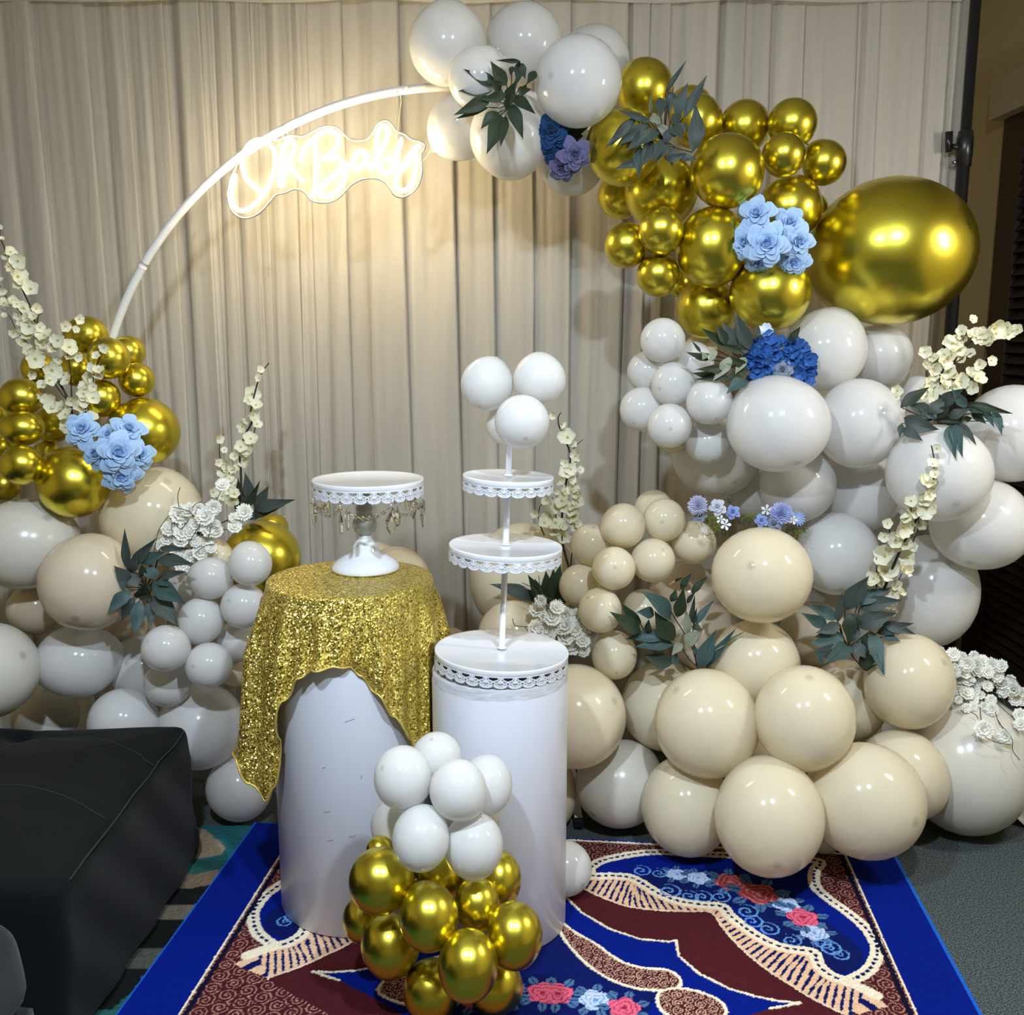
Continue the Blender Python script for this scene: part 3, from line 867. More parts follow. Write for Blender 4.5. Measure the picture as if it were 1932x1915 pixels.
# hang length by direction (degrees, -90 faces the camera)
HK = [(-180, .43), (-165, .44), (-153, .44), (-147, .50), (-140, .545), (-136, .50), (-130, .36), (-122, .25), (-112, .19), (-102, .165), (-92, .158), (-84, .165), (-76, .19), (-66, .235), (-56, .30), (-47, .37), (-41, .42), (-34, .41), (-20, .40), (0, .38), (45, .34), (90, .16), (135, .34), (180, .43)]


def hang(a):
    for (a0_, h0), (a1_, h1) in zip(HK, HK[1:]):
        if a0_ <= a <= a1_:
            t = (a - a0_) / (a1_ - a0_)
            t = t * t * (3 - 2 * t)
            return h0 + (h1 - h0) * t
    return HK[-1][1]


NA, NRr, NH = 300, 14, 44
P = []
for i in range(NA):
    deg = -180 + 360 * i / NA
    a = math.radians(deg)
    ca, sa = math.cos(a), math.sin(a)
    row = []
    HL = hang(deg)
    for j in range(NRr + 1):
        r = (PLR + .004) * j / NRr
        row.append(Vector((r * ca, r * sa, .004 - (.004 * (j / NRr) ** 8))))
    for j in range(1, NH + 1):
        s = HL * j / NH
        t = s / .5
        left = max(0, -ca) ** 2
        flare = .006 + (.010 + .12 * left) * s
        A_ = .044 * min(1, s / .16) * (.65 + .35 * math.sin(2.1 * a + 1))
        q_ = 11 * a + .9 * math.sin(3 * a) + .8 * s
        fold = A_ * (.5 + .5 * math.sin(q_ + .5 * math.sin(q_))) + .006 * min(1, s / .2) * math.sin(29 * a + 2)
        r = (PLR + .004) + (flare + max(0, fold)) * min(1, s / .05)
        ct = 0.012 * math.sin(8 * a + 3 * s) * min(1, s / .2)
        curl = max(0, s - HL + .035) / .035
        z = -s * (1 - .03 * t)
        rr = r + .012 * curl * math.sin(6 * a)
        p_ = Vector((rr * math.cos(a + ct), rr * math.sin(a + ct), z))
        dx_, dy_ = p_.x + PLX - PSX, p_.y + PLY - PSY      # give way to the shorter plinth
        dd_ = math.hypot(dx_, dy_)
        lim = PSR + .0045 + .006 * (.5 + .5 * math.sin(40 * a))
        if dd_ < lim and z < PSH - PLH + .06:
            p_.x += dx_ / dd_ * (lim - dd_); p_.y += dy_ / dd_ * (lim - dd_)
        row.append(p_)
    P.append(row)
mb = MB().grid(P, closed_u=True)
me = mesh('cloth_fabric', mb.V, mb.F, m_seq)
obj('cloth_fabric', me, cloth)
hl = [row[-1] * 1.0 for row in P]
MB().tube(hl + hl[:1], .0028, 6, caps=False).build('rolled_hem', m_seqhem, cloth)

# ------------------------------------------------------------------ lace skirts, cake stand, three tier stand
m_ena = pbr('white_enamel', (.74, .75, .79), .16, coat=.4)
m_lace = pbr('white_painted_lace_metal', (.72, .74, .80), .25)
m_cer = pbr('white_glazed_ceramic', (.72, .74, .79), .10, coat=.6)


def lace_hole(a, b):
    """a 0..1 along one motif, b 0 top .. 1 bottom; True where the metal is cut away"""
    x_ = abs(a - .5)                       # 0 in the middle of the motif, .5 between motifs
    hyp = math.hypot
    lower = .74 + .26 * max(0, math.cos(x_ * math.pi)) ** .6 - .035 * abs(math.sin(a * math.pi * 7))
    if b > lower: return True
    if b < .12: return False
    d1 = hyp((x_ - .30) * 1.15, b - .40)                          # a scroll either side of the window
    if d1 < .045: return True
    if d1 < .10: return False
    if d1 < .14 and b > .36: return True
    if d1 < .17 and b > .34: return False
    if x_ > .20 + .25 * max(0, b - .16) and b < .38: return True  # open window under the rim
    d3 = hyp((x_ - .11) * 1.2, b - .26)
    if .05 < d3 < .085 and x_ > .06: return True
    if x_ > .42 and .50 < b < .62 and (.5 - x_) < (b - .48) * .6: return True
    if hyp(x_ - .5, b - .70) < .035 or hyp(x_ - .40, b - .68) < .028: return True
    an = math.atan2(x_, b - .46)
    rr = hyp(x_, b - .46)
    for t in (0, .48, .95):
        if .12 < rr < .25 and abs(an - t) < .13: return True
    if .31 < rr < .37 and an < 1.3 and int(an * 11 + .5) % 2: return True
    return False


def lace(r, n, h, ztop):
    CA, CB = 36, 24
    V, Fc = [], []
    vid = {}
    tot = n * CA

    def vert(i, j):
        k_ = (i % tot, j)
        if k_ not in vid:
            t = 2 * math.pi * (i % tot) / tot
            vid[k_] = len(V)
            V.append((r * math.cos(t), r * math.sin(t), ztop - h * j / CB))
        return vid[k_]
    for i in range(tot):
        for j in range(CB):
            if not lace_hole(((i % CA) + .5) / CA, (j + .5) / CB):
                Fc.append((vert(i, j), vert(i, j + 1), vert(i + 1, j + 1), vert(i + 1, j)))
    return V, Fc


def tier(parent, z, r, n, h=.040):
    pl_ = MB().lathe([(0, .002), (r - .004, .002), (r - .001, .0035), (r, .001), (r, -.009), (r - .0015, -.011), (r - .003, -.009), (r - .004, -.002), (0, -.002)], 96).build('plate', m_ena, parent, loc=(0, 0, z))
    V, Fc = lace(r - .0005, n, h - .009, -.009)
    s = obj('lace_skirt', mesh('lace_skirt', V, Fc, m_lace, True), pl_)
    sd = s.modifiers.new('thick', 'SOLIDIFY'); sd.thickness = .0009; sd.offset = -1
    return pl_


ts = empty('three_tier_cake_stand', (PSX + .003, PSY, PSH), 'white three tier cake stand with lace edged plates on the shorter plinth', 'cake stand')
ts.rotation_euler = (0, math.radians(2.2), 0)
tier(ts, .0415, .165, 30)
tier(ts, .305, .137, 25, .037)
tier(ts, .474, .109, 21, .035)
MB().tube([(0, 0, .042), (0, 0, .62)], .0075, 14).build('pole', m_ena, ts)
for z in (.048, .308, .477):
    MB().lathe([(.0076, 0), (.012, 0), (.011, .003), (.0076, .004)], 20).build('collar', m_ena, ts, loc=(0, 0, z))

CSX, CSY, CSZ = -.383, 2.515, PLH + .006
cs = empty('cake_stand', (CSX, CSY, CSZ), 'white pedestal cake stand hung with crystal beads on the sequin cloth', 'cake stand')
flute = lambda r, z, a: r * (1 + .012 * abs(math.sin(14 * a)) * (1 if .008 < z < .035 else 0))
MB().lathe([(0, 0), (.087, 0), (.0885, .004), (.086, .011), (.080, .019), (.070, .027), (.060, .033), (.052, .038), (.040, .043), (.036, .050), (.0335, .060), (.030, .069), (.022, .077), (.0165, .084), (.019, .088), (.014, .092), (0, .092)], 84, mod=flute).build('foot', m_cer, cs)


def glass_mat(name, col, rough=.03, ior=1.5, bump=0):
    m, nt, b = new_mat(name)
    b.inputs['Base Color'].default_value = (*col, 1)
    b.inputs['Roughness'].default_value = rough
    b.inputs['Transmission Weight'].default_value = 1
    b.inputs['IOR'].default_value = ior
    if bump:
        nz = nt.nodes.new('ShaderNodeTexNoise'); nz.inputs['Scale'].default_value = 90; nz.inputs['Detail'].default_value = 3
        tc = nt.nodes.new('ShaderNodeTexCoord'); nt.links.new(tc.outputs['Object'], nz.inputs['Vector'])
        bp = nt.nodes.new('ShaderNodeBump'); bp.inputs['Strength'].default_value = bump; bp.inputs['Distance'].default_value = .01
        nt.links.new(nz.outputs['Fac'], bp.inputs['Height']); nt.links.new(bp.outputs[0], b.inputs['Normal'])
    return m


m_ball = pbr('crackled_glass_ball', (.66, .69, .72), .18, col2=(.38, .41, .43), vscale=55, bump=.25, bscale=90, coat=.5, trans=.35, tcol=(.6, .6, .6))
MB().lathe([(.010, .090), (.017, .094), (.026, .101), (.031, .112), (.0315, .122), (.029, .132), (.023, .142), (.020, .150), (.020, .158)], 40).build('glass_ball', m_ball, cs)
MB().lathe([(.0201, .156), (.022, .162), (.018, .170), (.017, .185), (.014, .200), (.018, .215), (.026, .226), (.010, .232)], 40).build('stem', pbr('frosted_glass_stem', (.42, .42, .43), .3, trans=.3, vary=.2, vscale=40), cs)
tier(cs, .236, .1435, 26, .042).location.x = .012
m_cry = glass_mat('clear_crystal', (.97, .95, .90), .01, 1.55)
m_wire = pbr('silver_wire', (.7, .68, .62), .25, 1)


def bead_mesh(name, w, h, n=8, rows=((0, 0), (.3, .62), (.5, 1), (.7, .62), (1, 0)), flat=1.0):
    mb_ = MB()
    P_ = []
    for k_ in range(n):
        a = 2 * math.pi * k_ / n
        P_.append([Vector((w * q * math.cos(a), w * q * math.sin(a) * flat, h * (t - 1))) for t, q in rows])
    mb_.grid(P_, closed_u=True)
    return mesh(name, mb_.V, mb_.F, m_cry, False)


me_bead = bead_mesh('crystal_bead', .0076, .0138)
me_drop = bead_mesh('crystal_drop', .0115, .050, 6, ((0, .35), (.12, .9), (.4, 1), (.8, .45), (1, 0)), .5)
me_dia = bead_mesh('crystal_pendant', .0190, .064, 10, ((0, 0), (.25, .55), (.55, 1), (.75, .7), (1, 0)), .4)
me_spear = bead_mesh('crystal_spear', .0062, .056, 6, ((0, .2), (.1, .8), (.5, 1), (.85, .5), (1, 0)), .7)
RC = .1425
ZL = .236 - .042


def rim(deg, z):
    a = math.radians(deg)
    return Vector((.012 + RC * math.cos(a), RC * math.sin(a), z))


HOOK = [-180 + 51.4 * i + 18 for i in range(7)]
for i, h0 in enumerate(HOOK):
    h1 = h0 + 51.4
    MB().tube([rim(h0, ZL + .012), rim(h0, ZL - .006)], .0012, 6).build('hook', m_wire, cs)
    nb = 7
    chain = []
    for j in range(nb + 1):
        t = j / nb
        p = rim(h0 + (h1 - h0) * t, ZL - .006 - .030 * (1 - (2 * t - 1) ** 2))
        inward = 1 - .10 * (1 - (2 * t - 1) ** 2)
        p.x = .012 + (p.x - .012) * inward; p.y *= inward
        chain.append(p)
        if 0 < j < nb:
            b_ = obj('crystal_bead', me_bead, cs, p + Vector((0, 0, .006)))
            b_.rotation_euler.z = j
    MB().tube(smooth_line(chain, 3), .0007, 5).build('chain_wire', m_wire, cs)
    kind = (me_drop, me_dia, me_spear)[i % 3] if i != 1 else me_spear
    for q, (mm, dz, da) in enumerate(((me_dia if i in (2, 3, 4) else me_spear, -.018, 0), (me_bead, -.006, 0), (me_spear if i % 2 else me_drop, -.008, 7))):
        b_ = obj(mm.name, mm, cs, rim(h0 + da, ZL + dz) * 1.0)
        b_.rotation_euler.z = math.radians(h0 + 90 + q * 12)

# ------------------------------------------------------------------ rugs
def noise2(x, y, s):
    return (np.sin(x * 91.7 + 3 * np.sin(y * 57 + s)) + np.sin(y * 83.1 + 2.5 * np.sin(x * 69 + s * 2)) + np.sin((x + y) * 130 + s)) / 3


def inpoly(x, y, poly):
    c = np.zeros(x.shape, bool)
    n = len(poly)
    for i in range(n):
        (xa, ya), (xb, yb) = poly[i], poly[(i + 1) % n]
        if ya == yb: continue
        m = ((ya > y) != (yb > y)) & (x < (xb - xa) * (y - ya) / (yb - ya) + xa)
        c ^= m
    return c


def pdist(x, y, line):
    best = np.full(x.shape, 9.0); arc = np.zeros(x.shape)
    s = 0
    for (xa, ya), (xb, yb) in zip(line, line[1:]):
        dx, dy = xb - xa, yb - ya
        l2 = dx * dx + dy * dy + 1e-12
        t = np.clip(((x - xa) * dx + (y - ya) * dy) / l2, 0, 1)
        d = np.hypot(x - xa - t * dx, y - ya - t * dy)
        k_ = d < best
        best = np.where(k_, d, best); arc = np.where(k_, s + t * math.sqrt(l2), arc)
        s += math.sqrt(l2)
    return best, arc


RO = Vector((.158, 2.745)); RU = Vector((.9951, -.0986)); RV = Vector((-.0986, -.9951))


def zr(x, y):
    """traced point -> rug coordinates (across from the centre line, towards the camera)"""
    p = floor_pt(1000 + x * .48240, 1560 + y * .48240)
    d = Vector((p.x, p.y)) - RO
    return (d.dot(RU) - .012, d.dot(RV))


def zl(pts): return [zr(*q) for q in pts]


def sm(pts, k=4, closed=False):
    q = [Vector((a, b, 0)) for a, b in pts]
    if closed: q = q + q[:1]
    return [(v.x, v.y) for v in smooth_line(q, k)]


HW, LEN = .963, 1.02
GU, GV = 760, 400
uu, vv = np.meshgrid(np.linspace(-HW, HW, GU), np.linspace(0, LEN, GV), indexing='ij')
u_ = np.abs(uu) + .0016 * noise2(uu * 3, vv * 3, 1.0)
v_ = vv + .0016 * noise2(vv * 3, uu * 3, 2.0)
C3 = lambda r, g, b: np.array(lin(r, g, b))
BLUE, NAVY, MAR, CREAM, TAN, PINK, RED, PALE, SKY, ROSE = C3(1, 25, 120), C3(8, 22, 84), C3(74, 26, 32), C3(236, 220, 192), C3(226, 184, 148), C3(222, 96, 124), C3(168, 62, 66), C3(188, 200, 222), C3(96, 146, 206), C3(196, 142, 130)
col = np.zeros((GU, GV, 3)); col[:] = BLUE
hgt = np.zeros((GU, GV))


def paint(mask, c, h=None):
    col[mask] = c
    if h is not None: hgt[mask] = h


binding = (np.abs(uu) > HW - .012) | (vv < .010)
# inner panel
line_r = zl([(1220, 100), (1290, 225), (1420, 470), (1560, 736)])
bx = np.interp(v_, [p[1] for p in line_r], [p[0] for p in line_r])
top_v = zr(700, 92)[1]
bx_mean = float(np.mean([p[0] for p in line_r]))
panel = (u_ < bx_mean) & (v_ > top_v)
paint(panel, MAR)
# scroll ornament on maroon
def scroll(x, y, p, w_):
    ix = np.floor(x / p); iy = np.floor((y + (ix % 2) * p / 2) / p)
    cx = (ix + .5) * p; cy = (iy + .5) * p - (ix % 2) * p / 2
    dx, dy = x - cx, y - cy
    rr = np.hypot(dx, dy); th = np.arctan2(dy, dx) * np.where((ix + iy) % 2 == 0, 1, -1)
    return (np.abs(((rr / (p * .24) + th / (2 * np.pi)) % 1) - .5) < w_) & (rr < p * .56)


ROPE = C3(176, 128, 112)
paint(panel & scroll(u_, v_, .042, .13), ROPE)
cart = sm(zl([(250, 175), (300, 145), (420, 120), (520, 112), (640, 118), (780, 124), (920, 132), (1060, 142), (1150, 150), (1128, 190), (1135, 250), (1190, 300), (1260, 350), (1330, 410), (1370, 470), (1375, 520), (1340, 580), (1262, 622)]), 4)
bot = sm(zl([(1262, 622), (1200, 600), (1150, 560), (1132, 512), (1090, 500), (1000, 485), (920, 450), (860, 410), (800, 362), (770, 327), (700, 320), (600, 305), (520, 275), (440, 225), (400, 210), (330, 205), (260, 205), (250, 175)]), 4)
low = sm(zl([(205, 250), (300, 295), (400, 330), (520, 345), (640, 350), (722, 352), (760, 400), (800, 450), (870, 520), (960, 590), (1040, 640), (1100, 680), (1180, 722), (1260, 760)]), 3)
# striped band between the cartouche and the maroon
band = low + sm(zl([(1420, 720), (1380, 690), (1262, 622)]), 3) + bot
mband = inpoly(u_, v_, band)
paint(mband, TAN)
dl, sl_ = pdist(u_, v_, low)
db, sb_ = pdist(u_, v_, bot)
paint(mband & ((sl_ + .35 * dl) % .020 < .0075) & (dl > .010) & (db > .022), NAVY)
mcart = inpoly(u_, v_, cart + bot)
paint(mcart, BLUE)
paint(mcart & (pdist(u_, v_, sm(zl([(560, 250), (800, 250), (960, 320), (1080, 420), (1180, 500)]), 4))[0] < .085), NAVY)
dc, sc2 = pdist(u_, v_, cart + bot)
ring = dc < .0165
paint(ring, CREAM, .0015)
paint(ring & (np.hypot(((sc2 % .019) - .0095) * .9, dc * 1.35) < .0062), NAVY, 0)
dk, _ = pdist(u_, v_, zl([(1262, 622), (1320, 650), (1372, 676)]))
paint(dk < .016, CREAM, .0015)
paint(dl < .0042, CREAM, .0015)
# maroon flame and the blue star field under it
star = zl([(130, 262), (220, 350), (330, 415), (450, 455), (560, 465), (590, 460), (600, 520), (680, 590), (800, 650), (900, 680), (1000, 700), (1080, 706), (960, 728), (800, 780), (600, 860), (300, 900), (-400, 900), (-400, 262)])
below = inpoly(u_, v_, [(0, low[0][1])] + low + zl([(1180, 800), (900, 900), (-400, 900)]))
below &= v_ > zr(205, 250)[1] - .001
paint(below & ~mband, MAR)
mst = inpoly(u_, v_, star)
paint(mst, BLUE)
ds, _ = pdist(u_, v_, star[:13])
paint(ds < .0036, CREAM, .0015)
lob = sm(zl([(130, 378), (200, 432), (270, 470), (370, 540), (460, 568), (560, 578), (607, 612), (600, 645), (530, 657), (420, 645), (330, 612), (250, 560), (180, 490), (140, 432)]), 3, True)
field = inpoly(u_, v_, [(-.2, zr(130, 400)[1])] + zl([(140, 420), (250, 555), (330, 610), (420, 645), (520, 658), (420, 900), (-500, 900)]))
paint(field & mst, NAVY)
for pl2 in (lob, sm(zl([(530, 660), (600, 648), (700, 668), (770, 705), (780, 760), (640, 790), (540, 740), (518, 690)]), 3, True)):
    mk = inpoly(u_, v_, pl2)
    paint(mk, MAR)
    paint(mk & scroll(u_ + .01, v_ + .005, .026, .16), C3(208, 164, 140))
    paint(pdist(u_, v_, pl2 + pl2[:1])[0] < .0042, CREAM, .0015)
paint(panel & (np.abs(u_ - bx_mean) < .0055), CREAM, .002)
paint(panel & (np.abs(u_ - bx_mean + .016) < .006), C3(14, 16, 40))
paint((np.abs(v_ - top_v) < .0045) & (u_ < bx_mean), CREAM, .002)


def leaf_paint(cx, cy, r, ang, c):
    dx, dy = u_ - cx, v_ - cy
    x = dx * math.cos(ang) + dy * math.sin(ang); y = -dx * math.sin(ang) + dy * math.cos(ang)
    m = (x > 0) & (x < r) & (np.abs(y) < .30 * r * np.sin(np.pi * np.clip(x / r, 0, 1)))
    paint(m, c)
    paint(m & (np.abs(y) < .0015), NAVY)


def flower(px, py, rpx, c, c2):
    cx, cy = zr(px, py)
    r = abs(zr(px + rpx, py)[0] - cx)
    if abs(cx) < .035: pass
    for k_ in range(7):
        an = k_ * .9 + px
        leaf_paint(cx + .75 * r * math.cos(an), cy + .75 * r * math.sin(an), r * .95, an, C3(74, 108, 146))
    dx, dy = u_ - cx, v_ - cy
    rho = np.hypot(dx, dy) / r; th = np.arctan2(dy, dx)
    m = rho < .78 + .22 * np.abs(np.cos(2.5 * th + px))
    paint(m, c, .001)
    paint(m & (np.abs(((rho * 3.0 + .35 * np.cos(3 * th + px)) % 1) - .5) < .10), c2)
    paint(m & (rho < .16), c2)


for q in ((590, 200, 42, PALE, SKY), (675, 215, 46, PALE, SKY), (1020, 320, 55, PALE, SKY), (1130, 430, 56, PALE, SKY), (800, 230, 62, RED, ROSE), (910, 275, 78, RED, ROSE), (1085, 370, 64, PINK, C3(150, 40, 60)), (130, 670, 66, PINK, C3(150, 40, 60)), (275, 695, 64, PALE, SKY), (20, 692, 50, PALE, SKY), (390, 726, 66, PINK, C3(150, 40, 60))):
    flower(*q)
for (a, b, r_) in ((560, 265, 50), (640, 285, 40), (690, 288, 44), (760, 288, 44), (450, 185, 40), (520, 195, 36), (865, 345, 48), (885, 385, 46), (950, 415, 46), (1040, 460, 44), (1190, 490, 50), (1230, 515, 40), (1160, 470, 40)):
    cx, cy = zr(a, b)
    r = abs(zr(a + r_, b)[0] - cx)
    dx, dy = u_ - cx, v_ - cy
    rr = np.hypot(dx, dy) / r; th = np.arctan2(dy, dx)
    paint((np.abs(((rr * 1.7 + th / (2 * np.pi)) % 1) - .5) < .15) & (rr < 1), SKY)
paint(binding, C3(30, 96, 190), .0)
rngn = np.random.default_rng(4)
pile = rngn.normal(0, 1, (GU, GV))
brush = noise2(uu * .05, vv * .07, .3)
col *= (1 + .12 * pile + .10 * brush)[..., None]
col = np.clip(col, 0, 1)
zz = RUG_Z - .002 + hgt * .9 + .0006 * pile
edge = np.minimum(HW - np.abs(uu), vv)
zz = np.where(edge < .006, zz - .004, zz)


def rug_mat(name, rough=.9, sheen=.06):
    m, nt, b = new_mat(name)
    a = nt.nodes.new('ShaderNodeAttribute'); a.attribute_name = 'Col'
    nt.links.new(a.outputs['Color'], b.inputs['Base Color'])
    b.inputs['Roughness'].default_value = rough
    b.inputs['Sheen Weight'].default_value = sheen
    b.inputs['Sheen Roughness'].default_value = .4
    b.inputs['Specular IOR Level'].default_value = .05
    return m


def grid_mesh(name, X, Y, Z, colr, m, skirt=0.0):
    nu, nv = X.shape
    me = bpy.data.meshes.new(name)
    co = np.stack([X, Y, Z], -1).reshape(-1, 3).astype(np.float32)
    idx = np.arange(nu * nv).reshape(nu, nv)
    q = np.stack([idx[:-1, :-1], idx[1:, :-1], idx[1:, 1:], idx[:-1, 1:]], -1).reshape(-1, 4)
    if np.cross(co[q[0, 1]] - co[q[0, 0]], co[q[0, 3]] - co[q[0, 0]])[2] < 0:
        q = q[:, ::-1]
    b_ = np.concatenate([idx[:, 0], idx[-1, 1:], idx[::-1, -1][1:], idx[0, ::-1][1:-1]])
    low_ = co[b_].copy(); low_[:, 2] = skirt
    n0 = len(co)
    co = np.concatenate([co, low_])
    kk = np.arange(len(b_)); kn = (kk + 1) % len(b_)
    q2 = np.stack([b_[kk], b_[kn], n0 + kn, n0 + kk], -1)
    q = np.concatenate([q, q2])
    me.vertices.add(len(co)); me.vertices.foreach_set('co', co.ravel())
    me.loops.add(q.size); me.loops.foreach_set('vertex_index', q.ravel().astype(np.int32))
    me.polygons.add(len(q)); me.polygons.foreach_set('loop_start', np.arange(0, q.size, 4, dtype=np.int32))
    me.update(calc_edges=True)
    c4 = np.ones((len(co), 4), np.float32); c4[:n0, :3] = colr.reshape(-1, 3); c4[n0:, :3] = colr.reshape(-1, 3)[b_]
    ca_ = me.color_attributes.new('Col', 'FLOAT_COLOR', 'POINT')
    ca_.data.foreach_set('color', c4.ravel())
    me.materials.append(m)
    me.polygons.foreach_set('use_smooth', np.ones(len(q), bool))
    return me


rx_ = RO.x + RU.x * uu + RV.x * vv
ry_ = RO.y + RU.y * uu + RV.y * vv
rug = obj('floral_rug', grid_mesh('floral_rug', rx_, ry_, zz, col, rug_mat('blue_plush_pile')))
tag(rug, 'royal blue plush rug with maroon, cream and floral pattern under the plinths', 'rug')
# abstract teal rug under the ottoman
gx, gy = np.meshgrid(np.linspace(-2.4, -.52, 300), np.linspace(1.25, 2.815, 260), indexing='ij')
c2 = np.zeros((300, 260, 3)); c2[:] = C3(34, 92, 98)
fz = lambda x, y: (lambda p: (p.x, p.y))(floor_pt(x * .3003, 1340 + y * .3003))
n_ = .02 * noise2(gx * .12, gy * .12, 3)


def pc(m, c): c2[m] = c


pc(np.sin(gx * 7 + 2 * np.sin(gy * 5)) > .55, C3(150, 132, 108))
pc(np.sin(gy * 9 + 2 * np.sin(gx * 6) + 1) > .75, C3(20, 26, 28))
rgn = (gx > -1.05)
pc(rgn, C3(36, 96, 104))
pc(rgn & (gy < fz(1390, 960)[1]), C3(38, 84, 80))
for pg, c in ((([(900, 700), (1240, 738), (1300, 765), (1380, 840), (1412, 890), (1390, 925), (1250, 950), (900, 960)]), C3(150, 134, 112)), ([(900, 1040), (1240, 1045), (1350, 1020), (1500, 1040), (1400, 1090), (1330, 1110), (1210, 1132), (900, 1130)], C3(112, 96, 78)), ([(800, 1132), (1210, 1132), (1400, 1100), (1400, 1220), (1190, 1240), (800, 1240)], C3(18, 20, 20)), ([(800, 1240), (1160, 1238), (1400, 1225), (1200, 1330), (800, 1330)], C3(96, 90, 78)), ([(700, 1330), (1200, 1330), (1100, 1520), (700, 1520)], C3(16, 18, 18)), ([(700, 1520), (1000, 1510), (1100, 1500), (960, 1640), (700, 1640)], C3(70, 74, 66)), ([(600, 1640), (1000, 1640), (700, 1900), (600, 1900)], C3(20, 22, 22))):
    pc(inpoly(gx + n_ * .3, gy + n_ * .3, [fz(*q) for q in pg]), c)
p2 = rngn.normal(0, 1, gx.shape)
c2 *= (1 + .14 * p2)[..., None]
r2 = obj('abstract_rug', grid_mesh('abstract_rug', gx, gy, .007 + .0006 * p2, np.clip(c2, 0, 1), rug_mat('teal_tufted_pile', sheen=.1)))
tag(r2, 'teal and beige abstract rug showing beside the dark ottoman', 'rug')

# ------------------------------------------------------------------ ottoman and sofa seat
m_velvet = pbr('charcoal_velvet', lin(13, 17, 18), .85, col2=lin(8, 11, 13), vscale=6, bump=.12, bscale=350, sheen=.05, spec=.1)
m_stitch = pbr('grey_stitching', lin(30, 35, 35), .9)


def cushion(name, a, b, rad, nx, ny, nz, mat, parent, defo):
    """rounded box with enough points to carry dents"""
    mb_ = MB()
    (ax_, ay_, az_), (bx_, by_, bz_) = a, b
    c_ = Vector(((ax_ + bx_) / 2, (ay_ + by_) / 2, (az_ + bz_) / 2))
    hx_, hy_, hz_ = (bx_ - ax_) / 2, (by_ - ay_) / 2, (bz_ - az_) / 2

    def q(p):
        d = p - c_
        k = Vector((max(-hx_ + rad, min(hx_ - rad, d.x)), max(-hy_ + rad, min(hy_ - rad, d.y)), max(-hz_ + rad, min(hz_ - rad, d.z))))
        o = d - k
        if o.length > 1e-9:
            o = o.normalized() * min(rad, rad)
        return defo(c_ + k + o)

    def face(o, du, dv, nu, nv):
        mb_.grid([[q(o + du * (i / nu) + dv * (j / nv)) for j in range(nv + 1)] for i in range(nu + 1)])
    A_, DX_, DY_, DZ_ = Vector(a), Vector((2 * hx_, 0, 0)), Vector((0, 2 * hy_, 0)), Vector((0, 0, 2 * hz_))
    face(A_ + DZ_, DX_, DY_, nx, ny); face(A_, DY_, DX_, ny, nx)
    face(A_, DX_, DZ_, nx, nz); face(A_ + DY_, DZ_, DX_, nz, nx)
    face(A_, DZ_, DY_, nz, ny); face(A_ + DX_, DY_, DZ_, ny, nz)
    me = mesh(name, mb_.V, mb_.F, mat)
    bm = bmesh.new(); bm.from_mesh(me)
    bmesh.ops.remove_doubles(bm, verts=bm.verts, dist=.0005)
    bmesh.ops.recalc_face_normals(bm, faces=bm.faces)
    bm.to_mesh(me); bm.free()
    me.polygons.foreach_set('use_smooth', [True] * len(me.polygons))
    return obj(name, me, parent)


ott = empty('ottoman', (-1.42, 2.22, .008), 'charcoal velvet ottoman with tufted top at the left front', 'ottoman')
OX0, OX1, OY0, OY1, OZ = -.62, .515, -.42, .42, .396
btn = [floor_pt(42, 1402, .39)]
btn += [btn[0] + Vector((-.42, 0, 0)), btn[0] + Vector((0, -.42, 0)), btn[0] + Vector((-.42, -.42, 0))]
btn = [(p.x + 1.42, p.y - 2.22) for p in btn]


def dent(p):
    p = p.copy()
    if p.z > OZ - .03:
        z = 0
        for bx_, by_ in btn:
            d = math.hypot(p.x - bx_, p.y - by_)
            z -= .022 * math.exp(-(d / .035) ** 2) + .010 * math.exp(-(d / .12) ** 2)
            # soft pleats running from the button
            an = math.atan2(p.y - by_, p.x - bx_)
            z -= .006 * max(0, math.cos(4 * an + .6)) ** 8 * math.exp(-(d / .22) ** 2)
        e = min(p.x - OX0, OX1 - p.x, p.y - OY0, OY1 - p.y)
        p.z += z + .030 * min(1, max(0, e) / .25) ** .7
    p.x += .006 * math.sin(9 * p.z + 5 * p.y) * (1 if p.x > OX1 - .05 else 0) + (.004 * math.sin(30 * (p.y + p.z)) if p.x > OX1 - .05 else 0)
    if p.y > OY1 - .06:
        p.y += .008 * math.sin(14 * p.x + 4 * p.z)
    return p


body = cushion('upholstered_body', (OX0, OY0, .0), (OX1, OY1, OZ), .032, 70, 56, 24, m_velvet, ott, dent)
for (bx_, by_) in btn:
    MB().lathe([(.013, -.004), (.013, .001), (.008, .005), (0, .006)], 16).build('button', m_velvet, ott, loc=(bx_, by_, OZ - .026))


def stitch(pts):
    pts = smooth_line([Vector((x, y, 0)) for x, y in pts], 8)
    out = []
    for p in pts:
        q = dent(Vector((p.x, p.y, OZ)))
        out.append(q + Vector((0, 0, .0006)))
    MB().tube(out, .0016, 5).build('stitching', m_stitch, ott)


fo = lambda x, y: (lambda p: (p.x + 1.42, p.y - 2.22))(floor_pt(x * .3003, 1340 + y * .3003, .395))
stitch([fo(160, 232), fo(330, 215), fo(560, 232), fo(780, 290), fo(990, 375)])
stitch([fo(-60, 560), fo(120, 565), fo(350, 600), fo(520, 655), fo(650, 725)])
tube_e = [(OX1 - .012, OY0 + .05 + i * .095, 0) for i in range(9)]
MB().tube([dent(Vector((OX1 - .0085, y, OZ - .0085))) + Vector((.0012, 0, .0004)) for _, y, _ in tube_e], .0024, 6).build('edge_piping', m_stitch, ott)

